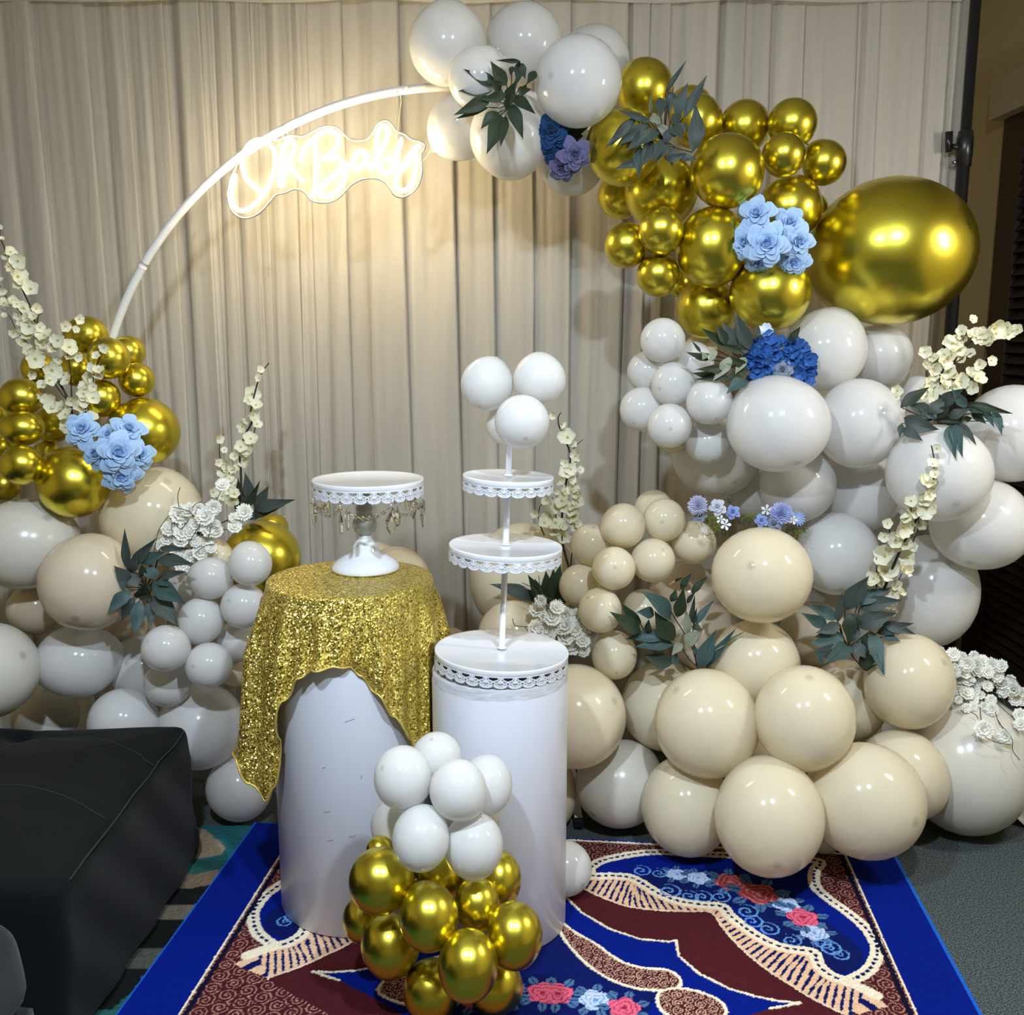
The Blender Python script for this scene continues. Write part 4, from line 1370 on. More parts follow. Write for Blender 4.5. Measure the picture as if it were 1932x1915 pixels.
sofa = empty('sofa_seat', (-1.332, 1.30, .008), 'dark grey sofa seat corner at the bottom left, nearest the camera', 'sofa')
soft = pbr('grey_velvet', lin(30, 36, 37), .85, col2=lin(21, 26, 28), vscale=7, bump=.1, bscale=350, sheen=.1, spec=.2)


def wr(p):
    p = p.copy()
    p.x += .007 * math.sin(17 * p.z + 7 * p.y) * (1 if p.x > .4 else 0)
    p.y += .006 * math.sin(13 * p.z + 9 * p.x) * (1 if p.y > .2 else 0)
    return p


cushion('seat_cushion', (-.5, -.45, .30), (.470, .30, .487), .055, 40, 32, 12, soft, sofa, wr)
cushion('base_frame', (-.5, -.45, .0), (.475, .29, .305), .02, 20, 16, 8, soft, sofa, wr)

# crumpled white cloth on the carpet at the right edge
cw = []
rq = random.Random(9)
for i in range(26):
    row = []
    for j in range(16):
        x = .42 * i / 25; y = .16 * j / 15
        z = .004 + .045 * abs(math.sin(2.2 * i / 4 + .8 * math.sin(j * .5))) * (.4 + .6 * math.sin(math.pi * j / 15)) + .012 * math.sin(i * 1.3 + j * .9) ** 2
        row.append(Vector((x + .02 * math.sin(j * .7), y + .03 * math.sin(i * .5), z)))
    cw.append(row)
fp = floor_pt(1878, 1562)
c_ = MB().grid(cw).build('crumpled_cloth', pbr('white_muslin', (.70, .68, .64), .8, trans=.2, vary=.05), None, loc=(fp.x + .0, fp.y - .02, 0))
sd = c_.modifiers.new('thick', 'SOLIDIFY'); sd.thickness = .0015; sd.offset = 1
tag(c_, 'crumpled white cloth on the carpet behind the huge pearl balloon', 'cloth')

# ------------------------------------------------------------------ leaves, roses, blossoms
def leaf_mat(name, c, c2, rough=.5):
    return pbr(name, c, rough, col2=c2, vscale=14, bump=.08, bscale=120, trans=.12, tcol=c, spec=.35)


L_DARK = leaf_mat('dark_green_leaf', lin(52, 66, 44), lin(34, 46, 36))
L_GREY = leaf_mat('grey_green_leaf', lin(76, 86, 80), lin(54, 64, 62))
L_TEAL = leaf_mat('teal_green_leaf', lin(76, 102, 98), lin(48, 70, 72))
L_PALE = leaf_mat('pale_leaf_underside', lin(158, 162, 138), lin(120, 130, 112))
M_STEM = pbr('dark_brown_stem', lin(40, 32, 26), .6, vary=.3, vscale=60)
M_GSTEM = pbr('green_stem', lin(62, 66, 36), .6, vary=.3, vscale=60)


def leaf_mesh(curve, sweep, wavy, m, fold=.28):
    P_ = []
    n = 12
    for i in range(n + 1):
        t = i / n
        hw = .5 * (t / .38) ** .70 * (1.32 - .32 * t / .38) if t < .38 else .5 * (1 - ((t - .38) / .62) ** 1.30) ** 1.15
        hw = max(hw, .012 if t < .9 else 0)
        row = []
        for j in (-1, -.5, 0, .5, 1):
            row.append(Vector((t, hw * j + sweep * math.sin(math.pi * t) * .5, -curve * (t * t - t) * 2 + wavy * math.sin(7 * t + j) * .012 + fold * hw * abs(j) * .30)))
        P_.append(row)
    mb_ = MB().grid(P_)
    mb_.tube([P_[0][2] + Vector((0, 0, -.004)), P_[n // 2][2] + Vector((0, 0, .004)), P_[n][2]], [.012, .008, .002], 4)
    return mesh('leaf', mb_.V, mb_.F, m)


LEAFV = {m.name: [leaf_mesh(.06, .18, 1, m), leaf_mesh(.15, -.22, 2, m, .4), leaf_mesh(.10, .05, 1.5, m, .3)] for m in (L_DARK, L_GREY, L_TEAL, L_PALE)}
rl = random.Random(11)


def place_leaf(parent, b, t, wid, m, n_bias=None):
    x = t - b
    ln_ = x.length
    if ln_ < 1e-4: return
    x.normalize()
    n = (CAM - b).normalized() * 1.0 + Vector((rl.uniform(-.28, .28), 0, rl.uniform(-.15, .4)))
    wid *= 1.16
    n = (n - x * n.dot(x)).normalized()
    y = n.cross(x)
    mt = Matrix(((x.x * ln_, y.x * wid, n.x * ln_, b.x), (x.y * ln_, y.y * wid, n.y * ln_, b.y), (x.z * ln_, y.z * wid, n.z * ln_, b.z), (0, 0, 0, 1)))
    o = obj('leaf', rl.choice(LEAFV[m.name]), parent)
    o.matrix_local = Matrix.Translation(-parent.location) @ mt
    return o


def spray(label, o, s, Y, leaves, mats, stems=(), skip=(), hang_=0.0, cat='leaf spray', name='leaf_spray', node=None, use_surf=True, rev=.5):
    px = lambda x, y: (o[0] + x * s, o[1] + y * s)
    cx = sum(l[0] for l in leaves) / len(leaves); cy = sum(l[1] for l in leaves) / len(leaves)
    if node: cx, cy = node
    sY = (lambda x, y, Y_: surf(x, y, Y_, .010, skip)) if use_surf else (lambda x, y, Y_: Y_)
    q = px(cx, cy)
    root = empty(name, at(*q, sY(*q, Y)), label, cat)
    c0 = root.location.copy()
    bases = []
    for l in leaves:
        bx_, by_, tx, ty, wd = l[:5]
        m = l[5] if len(l) > 5 else mats[rl.randrange(len(mats))]
        qb, qt = px(bx_, by_), px(tx, ty)
        b = at(*qb, sY(*qb, Y) + rl.uniform(-.006, .008))
        t = at(*qt, sY(*qt, Y + rl.uniform(-.05, .012)))
        k_ = ax(*qb, b.y)
        place_leaf(root, b, t, wd * s * k_, m)
        bases.append(b)
    mb_ = MB()
    if stems:
        for ln_ in stems:
            pts_ = []
            for x, y in ln_:
                q = px(x, y); pts_.append(at(*q, sY(*q, Y) + .004) - c0)
            mb_.tube(smooth_line(pts_, 4), .0016, 6)
    else:
        back = c0 + Vector((0, .03, -.01))
        for b in bases:
            mb_.tube([back - c0, (back * .5 + b * .5) - c0 + Vector((0, .012, -.004)), b - c0], .0013, 5)
    mb_.build('stem', M_STEM, root)
    return root


spray('dark green leaf spray on the white balloons at the top of the arch', (840, 90), .14493, 2.74,
      [(620, 540, 165, 565, 150), (700, 480, 230, 275, 140), (800, 490, 585, 165, 165), (960, 185, 930, 480, 120), (975, 175, 655, 165, 55), (1000, 200, 1045, 410, 90), (1170, 300, 1060, 480, 110), (870, 245, 845, 370, 70), (600, 640, 105, 880, 160), (570, 775, 110, 935, 70), (700, 840, 460, 1070, 140), (720, 870, 535, 1395, 200), (780, 890, 720, 1300, 120), (840, 730, 1018, 1200, 165), (860, 740, 1008, 1100, 120), (880, 640, 1180, 865, 140), (940, 570, 1130, 535, 100), (820, 700, 910, 440, 140), (790, 610, 460, 680, 130), (720, 560, 560, 420, 120), (830, 830, 840, 560, 110), (1010, 600, 1060, 470, 90)],
      [L_DARK], node=(850, 640), use_surf=False)
spray('grey-green leaf spray on the chrome gold balloons of the arch', (1120, 100), .13575, 2.73,
      [(1000, 560, 1290, 105, 70), (1250, 900, 1580, 305, 140), (1150, 900, 1315, 400, 150), (1370, 1380, 1412, 690, 210), (910, 620, 930, 930, 140), (1030, 570, 1040, 880, 120), (1040, 550, 1190, 655, 80), (790, 840, 795, 560, 50, L_PALE), (800, 860, 955, 970, 110, L_PALE), (880, 1000, 1140, 1165, 110, L_PALE), (800, 960, 320, 780, 90), (600, 890, 150, 1335, 130), (560, 900, 215, 1315, 100), (750, 980, 330, 1290, 150), (740, 1060, 455, 1360, 160), (900, 1080, 560, 1330, 150), (640, 1290, 625, 1760, 150), (800, 1190, 650, 1600, 180), (950, 1200, 810, 1510, 140), (1060, 1270, 850, 1540, 100), (1120, 1310, 1090, 1580, 120), (1160, 1420, 1440, 1485, 110), (700, 1520, 280, 1615, 110), (1110, 1000, 1250, 1190, 160), (1290, 990, 1110, 1180, 130), (1100, 850, 1190, 1000, 150), (1000, 1250, 1100, 1000, 120), (1000, 1480, 1290, 1390, 110)],
      [L_GREY], node=(1020, 1130))
spray('grey-green leaf spray left of the blue hydrangea', (1290, 570), .13975, 2.73,
      [(900, 640, 680, 105, 170), (730, 600, 510, 265, 150), (570, 580, 410, 295, 120), (545, 560, 225, 345, 100), (860, 700, 730, 430, 130), (870, 690, 405, 530, 90), (340, 780, 20, 670, 90), (230, 680, 95, 505, 40), (640, 740, 390, 1070, 140, L_PALE), (620, 760, 540, 1050, 90, L_PALE), (830, 740, 690, 980, 120, L_PALE), (430, 640, 350, 820, 100, L_PALE), (450, 990, 100, 955, 90), (560, 900, 150, 910, 100), (640, 1010, 130, 1045, 70), (870, 1060, 570, 1250, 170, L_TEAL), (960, 520, 1000, 270, 80, L_DARK), (1420, 520, 1580, 320, 100), (700, 960, 560, 1090, 80), (850, 860, 600, 720, 100, L_DARK), (900, 960, 640, 940, 120, L_DARK), (290, 690, 250, 780, 90, L_PALE)],
      [L_GREY, L_DARK], node=(850, 740))
spray('grey-green leaf spray at the right edge below the cream blossoms', (1660, 580), .15668, 2.68,
      [(250, 1200, 600, 960, 140, L_DARK), (620, 1230, 320, 1160, 140), (600, 1280, 770, 1070, 160), (700, 1200, 1020, 970, 150), (1050, 1200, 860, 970, 110, L_TEAL), (290, 1330, 720, 1470, 200), (690, 1310, 530, 1310, 90, L_TEAL), (270, 1460, 520, 1610, 120), (260, 1400, 240, 1575, 70), (820, 1320, 1100, 1210, 120), (1030, 1160, 1600, 1280, 100, L_DARK), (1050, 1200, 1280, 1270, 70, L_DARK), (1100, 1270, 1280, 1405, 90, L_DARK), (1190, 1160, 1380, 1450, 90, L_TEAL), (1360, 1240, 1470, 1540, 100, L_TEAL), (1440, 1370, 1500, 1460, 25, L_DARK), (840, 1420, 920, 1840, 130, L_TEAL), (900, 1410, 1000, 1810, 130, L_TEAL), (970, 1430, 1165, 1665, 80), (950, 1400, 1130, 1540, 60), (700, 1370, 1050, 1395, 40, L_DARK), (980, 1340, 1115, 1330, 70, L_DARK), (770, 1210, 780, 1080, 60, L_TEAL), (640, 1290, 480, 1220, 120), (700, 1320, 860, 1180, 110, L_DARK)],
      [L_GREY], node=(720, 1310), skip=('w14',))
spray('leaf rosette with a dark centre on the left, beside the sand balloon', (180, 880), .19669, 2.70,
      [(310, 980, 280, 590, 80), (340, 960, 590, 680, 100), (440, 930, 670, 820, 110), (600, 900, 940, 940, 120), (620, 790, 910, 790, 60), (620, 1060, 880, 1010, 75), (620, 1070, 800, 1040, 40), (330, 1110, 175, 950, 120), (420, 1130, 310, 990, 130), (560, 1080, 530, 930, 130), (300, 1160, 220, 1110, 70), (340, 1190, 115, 1420, 120), (370, 1250, 250, 1490, 100), (420, 1290, 370, 1620, 130), (500, 1300, 530, 1540, 80), (530, 1250, 800, 1540, 170), (540, 1130, 870, 1325, 170), (600, 1110, 710, 1150, 70), (640, 1110, 710, 1075, 45), (420, 1260, 470, 1120, 140, L_DARK), (500, 1260, 400, 1150, 140, L_DARK), (440, 1180, 540, 1270, 130, L_DARK), (440, 1060, 440, 930, 70, L_DARK), (330, 1010, 400, 820, 100)],
      [L_TEAL, L_GREY], node=(450, 1150))
spray('grey-green leaves behind the blossom branch left of the table', (360, 660), .17762, 2.99,
      [(600, 1660, 570, 1290, 130), (690, 1700, 830, 1440, 120), (680, 1690, 1110, 1590, 130), (640, 1760, 1000, 1650, 120, L_DARK), (560, 1700, 740, 1370, 70, L_DARK), (600, 1800, 790, 1640, 90), (540, 1680, 500, 1350, 90, L_DARK), (500, 1750, 520, 1420, 70, L_DARK)],
      [L_GREY], node=(580, 1760), use_surf=False)
spray('dark green leaves behind the three tier stand', (920, 760), .26098, 2.97,
      [(330, 1430, 0, 1310, 90, L_GREY), (440, 1440, 290, 1240, 90), (460, 1440, 420, 1210, 100), (510, 1420, 525, 1170, 100), (420, 1450, 340, 1270, 80), (540, 1440, 620, 1250, 50, L_GREY), (490, 1440, 475, 1190, 90), (380, 1440, 200, 1330, 70), (560, 1450, 545, 1300, 60)],
      [L_DARK], node=(470, 1440), use_surf=False)
spray('open sprig of large dark leaves in front of the sand balloons', (1140, 1050), .14493, 2.74,
      [(480, 980, 60, 710, 190, L_DARK), (480, 890, 210, 590, 130, L_DARK), (650, 750, 410, 725, 140), (870, 820, 445, 435, 200), (910, 1090, 650, 700, 220, L_DARK), (580, 1000, 580, 810, 95, L_DARK), (810, 1060, 260, 1080, 160), (900, 1140, 370, 1180, 150), (900, 1380, 515, 1280, 190, L_DARK), (960, 790, 1035, 390, 150, L_DARK), (1000, 430, 1145, 215, 95, L_DARK), (870, 590, 935, 415, 90, L_DARK), (930, 320, 1025, 265, 40, L_DARK), (1140, 480, 1345, 260, 95, L_DARK), (1080, 610, 1190, 460, 60, L_DARK), (1120, 890, 1180, 500, 65, L_DARK), (1090, 1000, 1060, 680, 110, L_PALE), (1160, 900, 1210, 650, 50, L_DARK), (1190, 890, 1430, 570, 95), (1160, 890, 1280, 960, 90, L_DARK), (1050, 1130, 1265, 985, 180, L_PALE), (1010, 1130, 880, 1290, 110, L_PALE), (900, 1280, 985, 1410, 110), (1240, 1450, 1460, 945, 190), (1330, 1450, 1720, 930, 110), (1360, 1260, 1840, 970, 60, L_PALE), (1210, 1290, 1150, 1120, 60)],
      [L_TEAL], stems=[[(1065, 1490), (950, 1300), (830, 1080)], [(1220, 1460), (1130, 1150), (1000, 930), (940, 840), (850, 680)], [(1200, 1430), (1100, 1330), (1000, 1170)], [(540, 1010), (480, 890)], [(600, 1040), (480, 970)], [(1200, 1440), (1180, 1200), (1150, 900)]], node=(1200, 1430), skip=('c10', 'c18'))
spray('grey-green leaf spray at the foot of the tall blossom branch', (1500, 820), .24019, 2.74,
      [(390, 1380, 585, 1105, 130), (490, 1330, 755, 1205, 95), (510, 1360, 840, 1300, 110), (480, 1500, 800, 1400, 140), (325, 1450, 80, 1340, 95), (340, 1470, 370, 1235, 60), (250, 1500, 45, 1400, 90), (355, 1490, 160, 1560, 90), (380, 1580, 120, 1650, 140), (420, 1660, 210, 1820, 110), (160, 1710, 210, 1825, 60), (440, 1400, 430, 1640, 100, L_DARK), (680, 1480, 950, 1570, 80), (600, 1550, 700, 1890, 110), (690, 1590, 830, 1625, 65), (640, 1560, 940, 1480, 85), (440, 1620, 500, 1500, 70), (540, 1640, 590, 1790, 45), (500, 1800, 650, 1770, 130, L_DARK), (460, 1640, 560, 1760, 90), (520, 1640, 640, 1580, 100, L_DARK), (540, 1850, 660, 1800, 35), (370, 1600, 150, 1590, 120), (360, 1720, 140, 1690, 120), (500, 1400, 420, 1540, 100, L_DARK)],
      [L_TEAL, L_GREY], node=(450, 1680), skip=('c14',))

# ---- roses: five whorls of shell shaped petals around a rolled bud
WHORL = [(3, 150, .12, .20, .60, .02), (3, 145, .18, .33, .58, .05), (4, 122, .25, .50, .52, .09), (5, 104, .30, .70, .40, .14), (5, 100, .33, .88, .24, .18), (5, 92, .36, 1.04, .06, .22)]


def petal_mesh(w_, m, seed):
    n, span, r0, r1, h, lip = w_
    rg = random.Random(seed)
    P_ = []
    for i in range(8):
        v = i / 7
        row = []
        for j in range(9):
            q = -1 + j / 4
            edge = 1 - .20 * abs(q) ** 2.5 + .05 * max(0, 1 - abs(q) * 2.5)
            vv_ = v * edge
            r_ = r0 * .55 + (r1 - r0 * .55) * (vv_ ** 1.5) + lip * max(0, vv_ - .75) / .25 * .9 + .03 * q * (1 if n < 9 else 0)
            z = -.30 + (h + .30) * (vv_ ** .62) - lip * 1.1 * (max(0, vv_ - .72) / .28) ** 2
            a_ = math.radians(span / 2) * q * (.55 + .45 * math.sin(math.pi * min(1, .2 + v * .62)))
            r_ *= 1 + .05 * math.sin(5 * q + seed) * v + .07 * q * q * q * v
            row.append(Vector((r_ * math.cos(a_), r_ * math.sin(a_), z + .02 * math.sin(5 * q + 2 * seed) * v)))
        P_.append(row)
    mb_ = MB().grid(P_)
    me_ = mesh('petal', mb_.V, mb_.F, m)
    me_.attributes.new('rim', 'FLOAT', 'POINT').data.foreach_set('value', [i / 7 for i in range(8) for j in range(9)])
    return me_


def bud_mesh(bud, m):
    me_ = mesh('bud', bud.V, bud.F, m)
    me_.attributes.new('rim', 'FLOAT', 'POINT').data.foreach_set('value', [(0, .55, .95)[i % 3] for i in range(len(bud.V))])
    return me_


def rose_set(name, c, c2):
    m = pbr(name, c, .7, bump=.05, bscale=60, sheen=.2, trans=.08, tcol=c2, spec=.25)
    nt_ = m.node_tree      # crease shade painted into the colour towards each petal's base
    a_ = nt_.nodes.new('ShaderNodeAttribute'); a_.attribute_name = 'rim'
    mx_ = nt_.nodes.new('ShaderNodeValToRGB')
    mx_.color_ramp.elements[0].position = .35; mx_.color_ramp.elements[0].color = (*c2, 1)
    mx_.color_ramp.elements[1].position = 1.0; mx_.color_ramp.elements[1].color = (*c, 1)
    nt_.links.new(a_.outputs['Fac'], mx_.inputs[0]); nt_.links.new(mx_.outputs[0], nt_.nodes['Principled BSDF'].inputs['Base Color'])
    bud = MB()
    P_ = []
    for i in range(34):
        a = i * .40
        rr = .012 + .0050 * i
        P_.append([Vector((rr * math.cos(a), rr * math.sin(a), -.1)), Vector((rr * 1.15 * math.cos(a), rr * 1.15 * math.sin(a), .30)), Vector((rr * 1.3 * math.cos(a), rr * 1.3 * math.sin(a), .60 - .002 * i))])
    bud.grid(P_)
    bud.lathe([(.22, .25), (.12, .47), (0, .50)], 12)
    return [[petal_mesh(w_, m, 3 * i), petal_mesh(w_, m, 3 * i + 1)] for i, w_ in enumerate(WHORL)] + [bud_mesh(bud, m)]


ROSES = {'sky': rose_set('light_blue_silk_petal', lin(176, 206, 240), lin(96, 140, 200)),
         'navy': rose_set('navy_silk_petal', lin(20, 62, 112), lin(7, 24, 62)),
         'purple': rose_set('dusky_purple_silk_petal', lin(108, 106, 148), lin(66, 64, 104)),
         'white': rose_set('pale_grey_silk_petal', lin(200, 204, 216), lin(176, 184, 200)),
         'blue': rose_set('soft_blue_silk_petal', lin(132, 152, 206), lin(104, 126, 186)),
         'grey': rose_set('grey_silk_petal', lin(128, 138, 156), lin(100, 110, 130))}
rr_ = random.Random(17)


def rose_into(root, c, d, rad, kind, n=19):
    """petals whorl by whorl around the axis d; children of root"""
    d = d.normalized()
    u = d.orthogonal().normalized(); v = d.cross(u)
    base = Matrix.Translation(-root.location) @ Matrix(((u.x, v.x, d.x, c.x), (u.y, v.y, d.y, c.y), (u.z, v.z, d.z, c.z), (0, 0, 0, 1))) @ Matrix.Diagonal((rad, rad, rad, 1))
    sets = ROSES[kind]
    obj('bud', sets[-1], root).matrix_local = base
    ph = rr_.uniform(0, 6.28)
    for k_, w_ in enumerate(WHORL):
        if n < 16 and k_ in (1, 4): continue
        for j in range(w_[0]):
            ang = ph + 1.1 * k_ + 2 * math.pi * j / w_[0] + rr_.uniform(-.12, .12)
            s_ = rr_.uniform(.94, 1.05)
            o = obj('petal', rr_.choice(sets[k_]), root)
            o.matrix_local = base @ Matrix.Rotation(ang, 4, 'Z') @ Matrix.Rotation(rr_.uniform(-.07, .07), 4, 'Y') @ Matrix.Diagonal((s_, s_, 1, 1))


def rose(px, py, rpx, Y, kind, label, group, lean=(0, 0), skip=()):
    Y = surf(px, py, Y, .02, skip)
    c = at(px, py, Y)
    rad = rpx * ax(px, py, Y)
    root = empty('rose', c, label, 'flower', group)
    d = (CAM - c).normalized() + RIGHT * lean[0] + Vector((0, 0, 1)) * lean[1]
    rose_into(root, c, d, rad, kind)
    return root


GR = 'light blue roses on the gold arch'
for (x, y, r, yy, lb, ln_) in (
        (1427, 404, 29, 2.78, 'light blue rose at the top left of the rose bunch on the right arch', (-.15, .3)),
        (1488, 421, 27, 2.78, 'light blue rose at the top right of the rose bunch on the right arch', (.2, .3)),
        (1406, 457, 27, 2.76, 'light blue rose at the left side of the rose bunch on the right arch', (-.4, 0)),
        (1447, 461, 35, 2.70, 'largest light blue rose, at the front centre of the right arch bunch', (0, 0)),
        (1505, 456, 29, 2.74, 'light blue rose at the right side of the rose bunch on the right arch', (.35, 0)),
        (1497, 494, 27, 2.77, 'light blue rose at the bottom right of the rose bunch on the right arch', (.2, -.35)),
        (1430, 492, 24, 2.80, 'light blue rose at the bottom, mostly hidden under the largest rose', (-.1, -.4))):
    rose(x, y, r, yy, 'sky', lb, GR, ln_)
GL = 'light blue roses on the left cluster'
for (x, y, r, yy, lb, ln_) in (
        (155, 811, 29, 2.78, 'light blue rose apart on the left under the cream blossoms', (-.25, .2)),
        (203, 820, 17, 2.80, 'small light blue rose between its neighbours on the left cluster', (0, .3)),
        (242, 810, 27, 2.78, 'light blue rose at the top right of the left rose bunch', (.2, .4)),
        (182, 857, 24, 2.77, 'light blue rose at the left side of the left rose bunch', (-.4, 0)),
        (224, 854, 34, 2.71, 'largest light blue rose, at the front centre of the left bunch', (0, 0)),
        (264, 858, 25, 2.77, 'light blue rose at the right side of the left rose bunch', (.45, 0)),
        (229, 897, 31, 2.74, 'light blue rose lowest of the left bunch, over the cream balloon', (0, -.35))):
    rose(x, y, r, yy, 'sky', lb, GL, ln_)
GN = 'dark roses under the arch top'
rose(1040, 248, 30, 2.83, 'navy', 'navy blue rose, largest of the dark roses at the arch top', GN, (-.1, .15))
rose(1042, 283, 21, 2.88, 'navy', 'smaller navy blue rose tucked under the large navy one', GN, (-.3, -.2))
rose(1084, 291, 27, 2.82, 'purple', 'dusky purple rose beside the gold balloon at the arch top', GN, (.2, -.1))
rose(1062, 318, 24, 2.86, 'purple', 'dusky purple rose lowest of the dark roses at the arch top', GN, (-.1, -.5))
spray('dark leaves behind the navy and purple roses', (840, 90), .14493, 2.90, [(1600, 1100, 1920, 985, 150), (1620, 1180, 1800, 1150, 150), (1560, 1150, 1720, 1100, 150), (1600, 1020, 1590, 960, 60)], [L_DARK], node=(1560, 1150), use_surf=False)

# ---- cream blossom branches
m_pet = pbr('cream_blossom_petal', lin(246, 243, 226), .65, col2=lin(232, 228, 190), vscale=6, trans=.2, tcol=lin(240, 235, 205), spec=.2)
m_cent = pbr('blossom_centre', lin(196, 180, 96), .7, vary=.3, vscale=200)
m_sep = pbr('blossom_sepal', lin(140, 70, 56), .7, col2=lin(120, 120, 60), vscale=20)


def blossom_mesh(name, open_, seed, mp_, nper=5, cen=None):
    rg = random.Random(seed)
    mb_ = MB()
    for k_ in range(nper):
        a = 2 * math.pi * k_ / nper + rg.uniform(-.2, .2)
        up = open_ + rg.uniform(-.12, .12)
        s_ = rg.uniform(.85, 1.1)
        P_ = []
        for i in range(5):
            t = i / 4
            hw = .58 * math.sin(math.pi * (.14 + .70 * t)) * s_
            row = []
            for j in range(5):
                q = -1 + j / 2
                r_ = (.10 + .92 * t * (1 - .10 * q * q)) * s_
                z = up * (.75 * t ** 1.3) + .22 * q * q * t + .04 * math.sin(6 * q + 4 * t + k_)
                x, y = r_ * math.cos(up * .5), q * hw
                row.append(Vector((x * math.cos(a) - y * math.sin(a), x * math.sin(a) + y * math.cos(a), z)))
            P_.append(row)
        mb_.grid(P_)
    n0 = len(mb_.F)
    mb_.lathe([(0, .16), (.10, .12), (.15, .02), (.08, -.06)], 8, m=1)
    for k_ in range(6):
        a = k_ * 1.05
        mb_.tube([(.05 * math.cos(a), .05 * math.sin(a), .08), (.16 * math.cos(a), .16 * math.sin(a), .30)], .018, 4, m=1)
    mb_.lathe([(.14, -.02), (.20, -.06), (.10, -.20), (.02, -.24)], 7, m=2)
    return mesh(name, mb_.V, mb_.F, [mp_, cen or m_cent, cen or m_sep], True, mb_.M)


BLOS = [blossom_mesh('blossom', o_, i, m_pet) for i, o_ in enumerate((.15, .35, .6, .95, .5))]
rbz = random.Random(23)


def branch(label, o, s, stems, blossoms, Yfun, skip=(), margin=.014, name='blossom_branch'):
    px = lambda x, y: (o[0] + x * s, o[1] + y * s)
    YY = lambda q, m_=margin: surf(*q, Yfun(*q), m_, skip)
    q0 = px(*stems[0][0])
    root = empty(name, at(*q0, YY(q0)), label, 'flower branch')
    c0 = root.location.copy()
    for i, ln_ in enumerate(stems):
        pts_ = [at(*px(*p), YY(px(*p)) + .006) - c0 for p in ln_]
        pts_ = smooth_line(pts_, 5)
        n = len(pts_)
        r0 = .0042 if i == 0 else .0022
        MB().tube(pts_, [r0 * (1 - .65 * k_ / n) for k_ in range(n)], 6).build('stem', M_STEM, root)
    for (x, y, r) in blossoms:
        q = px(x, y)
        Y = YY(q) - .004 + rbz.uniform(-.012, .012)
        c = at(*q, Y)
        rad = max(.006, r * s * ax(*q, Y)) * 1.28
        d = ((CAM - c).normalized() + Vector((rbz.uniform(-.9, .9), 0, rbz.uniform(-.5, .9)))).normalized()
        u = d.orthogonal().normalized(); v = d.cross(u)
        o_ = obj('blossom', BLOS[rbz.choice((0, 1, 1, 2, 4)) if r > 30 else rbz.choice((2, 3, 4))], root)
        o_.matrix_local = Matrix.Translation(-c0) @ Matrix(((u.x, v.x, d.x, c.x), (u.y, v.y, d.y, c.y), (u.z, v.z, d.z, c.z), (0, 0, 0, 1))) @ Matrix.Rotation(rbz.uniform(0, 6.28), 4, 'Z') @ Matrix.Diagonal((rad, rad, rad, 1))
    return root


branch('spreading branch of cream blossoms above the left light blue roses', (0, 420), .21941,
       [[(620, 1700), (600, 1560), (490, 1350), (330, 1230), (320, 960), (270, 750), (200, 590), (110, 370), (10, 150), (0, 60)], [(600, 1560), (400, 1290), (270, 1080), (150, 940), (90, 820), (10, 740)], [(620, 1700), (610, 1350), (590, 1180), (555, 1000), (550, 930)], [(740, 1670), (740, 1560), (790, 1450), (810, 1290), (860, 1130), (860, 1040), (840, 980)], [(230, 840), (150, 740), (60, 650), (0, 540)], [(320, 880), (330, 800), (365, 780)]],
       [(90, 255, 45), (155, 330, 58), (15, 140, 18), (5, 40, 12), (50, 280, 30), (70, 380, 38), (150, 465, 65), (215, 510, 25), (160, 545, 42), (265, 570, 58), (15, 495, 22), (20, 590, 30), (105, 665, 35), (30, 695, 42), (145, 700, 35), (200, 740, 52), (310, 740, 40), (290, 805, 35), (230, 820, 35), (160, 800, 35), (40, 805, 25), (165, 870, 22), (250, 890, 60), (120, 940, 38), (340, 900, 38), (260, 980, 50), (190, 950, 40), (110, 970, 20), (180, 1040, 40), (235, 1105, 45), (385, 975, 60), (370, 1060, 55), (500, 1010, 55), (340, 1110, 70), (450, 1090, 40), (595, 1070, 60), (610, 1140, 45), (665, 1160, 35), (300, 1170, 70), (440, 1265, 70), (500, 1180, 35), (560, 890, 42), (680, 830, 38), (650, 920, 30), (895, 1075, 38), (830, 1145, 32), (790, 1255, 42), (850, 1265, 42), (860, 1325, 45), (755, 1335, 48), (740, 1400, 48), (800, 1410, 35), (715, 1470, 55), (800, 1510, 55), (720, 1540, 40), (585, 1350, 52), (365, 1400, 42), (420, 1360, 48), (265, 1315, 35), (355, 1485, 30), (430, 1530, 60), (440, 1590, 55), (530, 1585, 45), (570, 1655, 60), (680, 1590, 50), (790, 1665, 45), (560, 1760, 50), (610, 1530, 40)],
       lambda x, y: 2.86)
branch('upright branch of cream blossoms left of the sequin table', (360, 660), .17762,
       [[(540, 1660), (530, 1250), (520, 1100), (580, 900), (650, 760), (640, 640), (690, 420), (720, 320), (770, 220), (830, 140)], [(590, 870), (620, 830), (690, 720), (720, 640)], [(670, 900), (700, 720)], [(330, 1360), (330, 1200), (305, 1130), (310, 980), (355, 890)], [(400, 1500), (410, 1300)]],
       [(740, 210, 35), (730, 300, 40), (650, 470, 75), (605, 530, 50), (690, 590, 55), (660, 690, 55), (600, 750, 40), (555, 810, 55), (700, 790, 50), (635, 945, 65), (530, 1035, 60), (625, 1085, 62), (570, 1170, 70), (470, 1130, 45), (300, 940, 45), (355, 1065, 32), (290, 1195, 40), (390, 1220, 60), (360, 1300, 65), (460, 1280, 45), (465, 1440, 55), (410, 1370, 45), (235, 1510, 50), (465, 1530, 50), (330, 1560, 50), (440, 1590, 65), (580, 1240, 30), (500, 1240, 40), (400, 1490, 45)],
       lambda x, y: 2.955, skip=('m13', 'm14', 'm22', 'm1'))
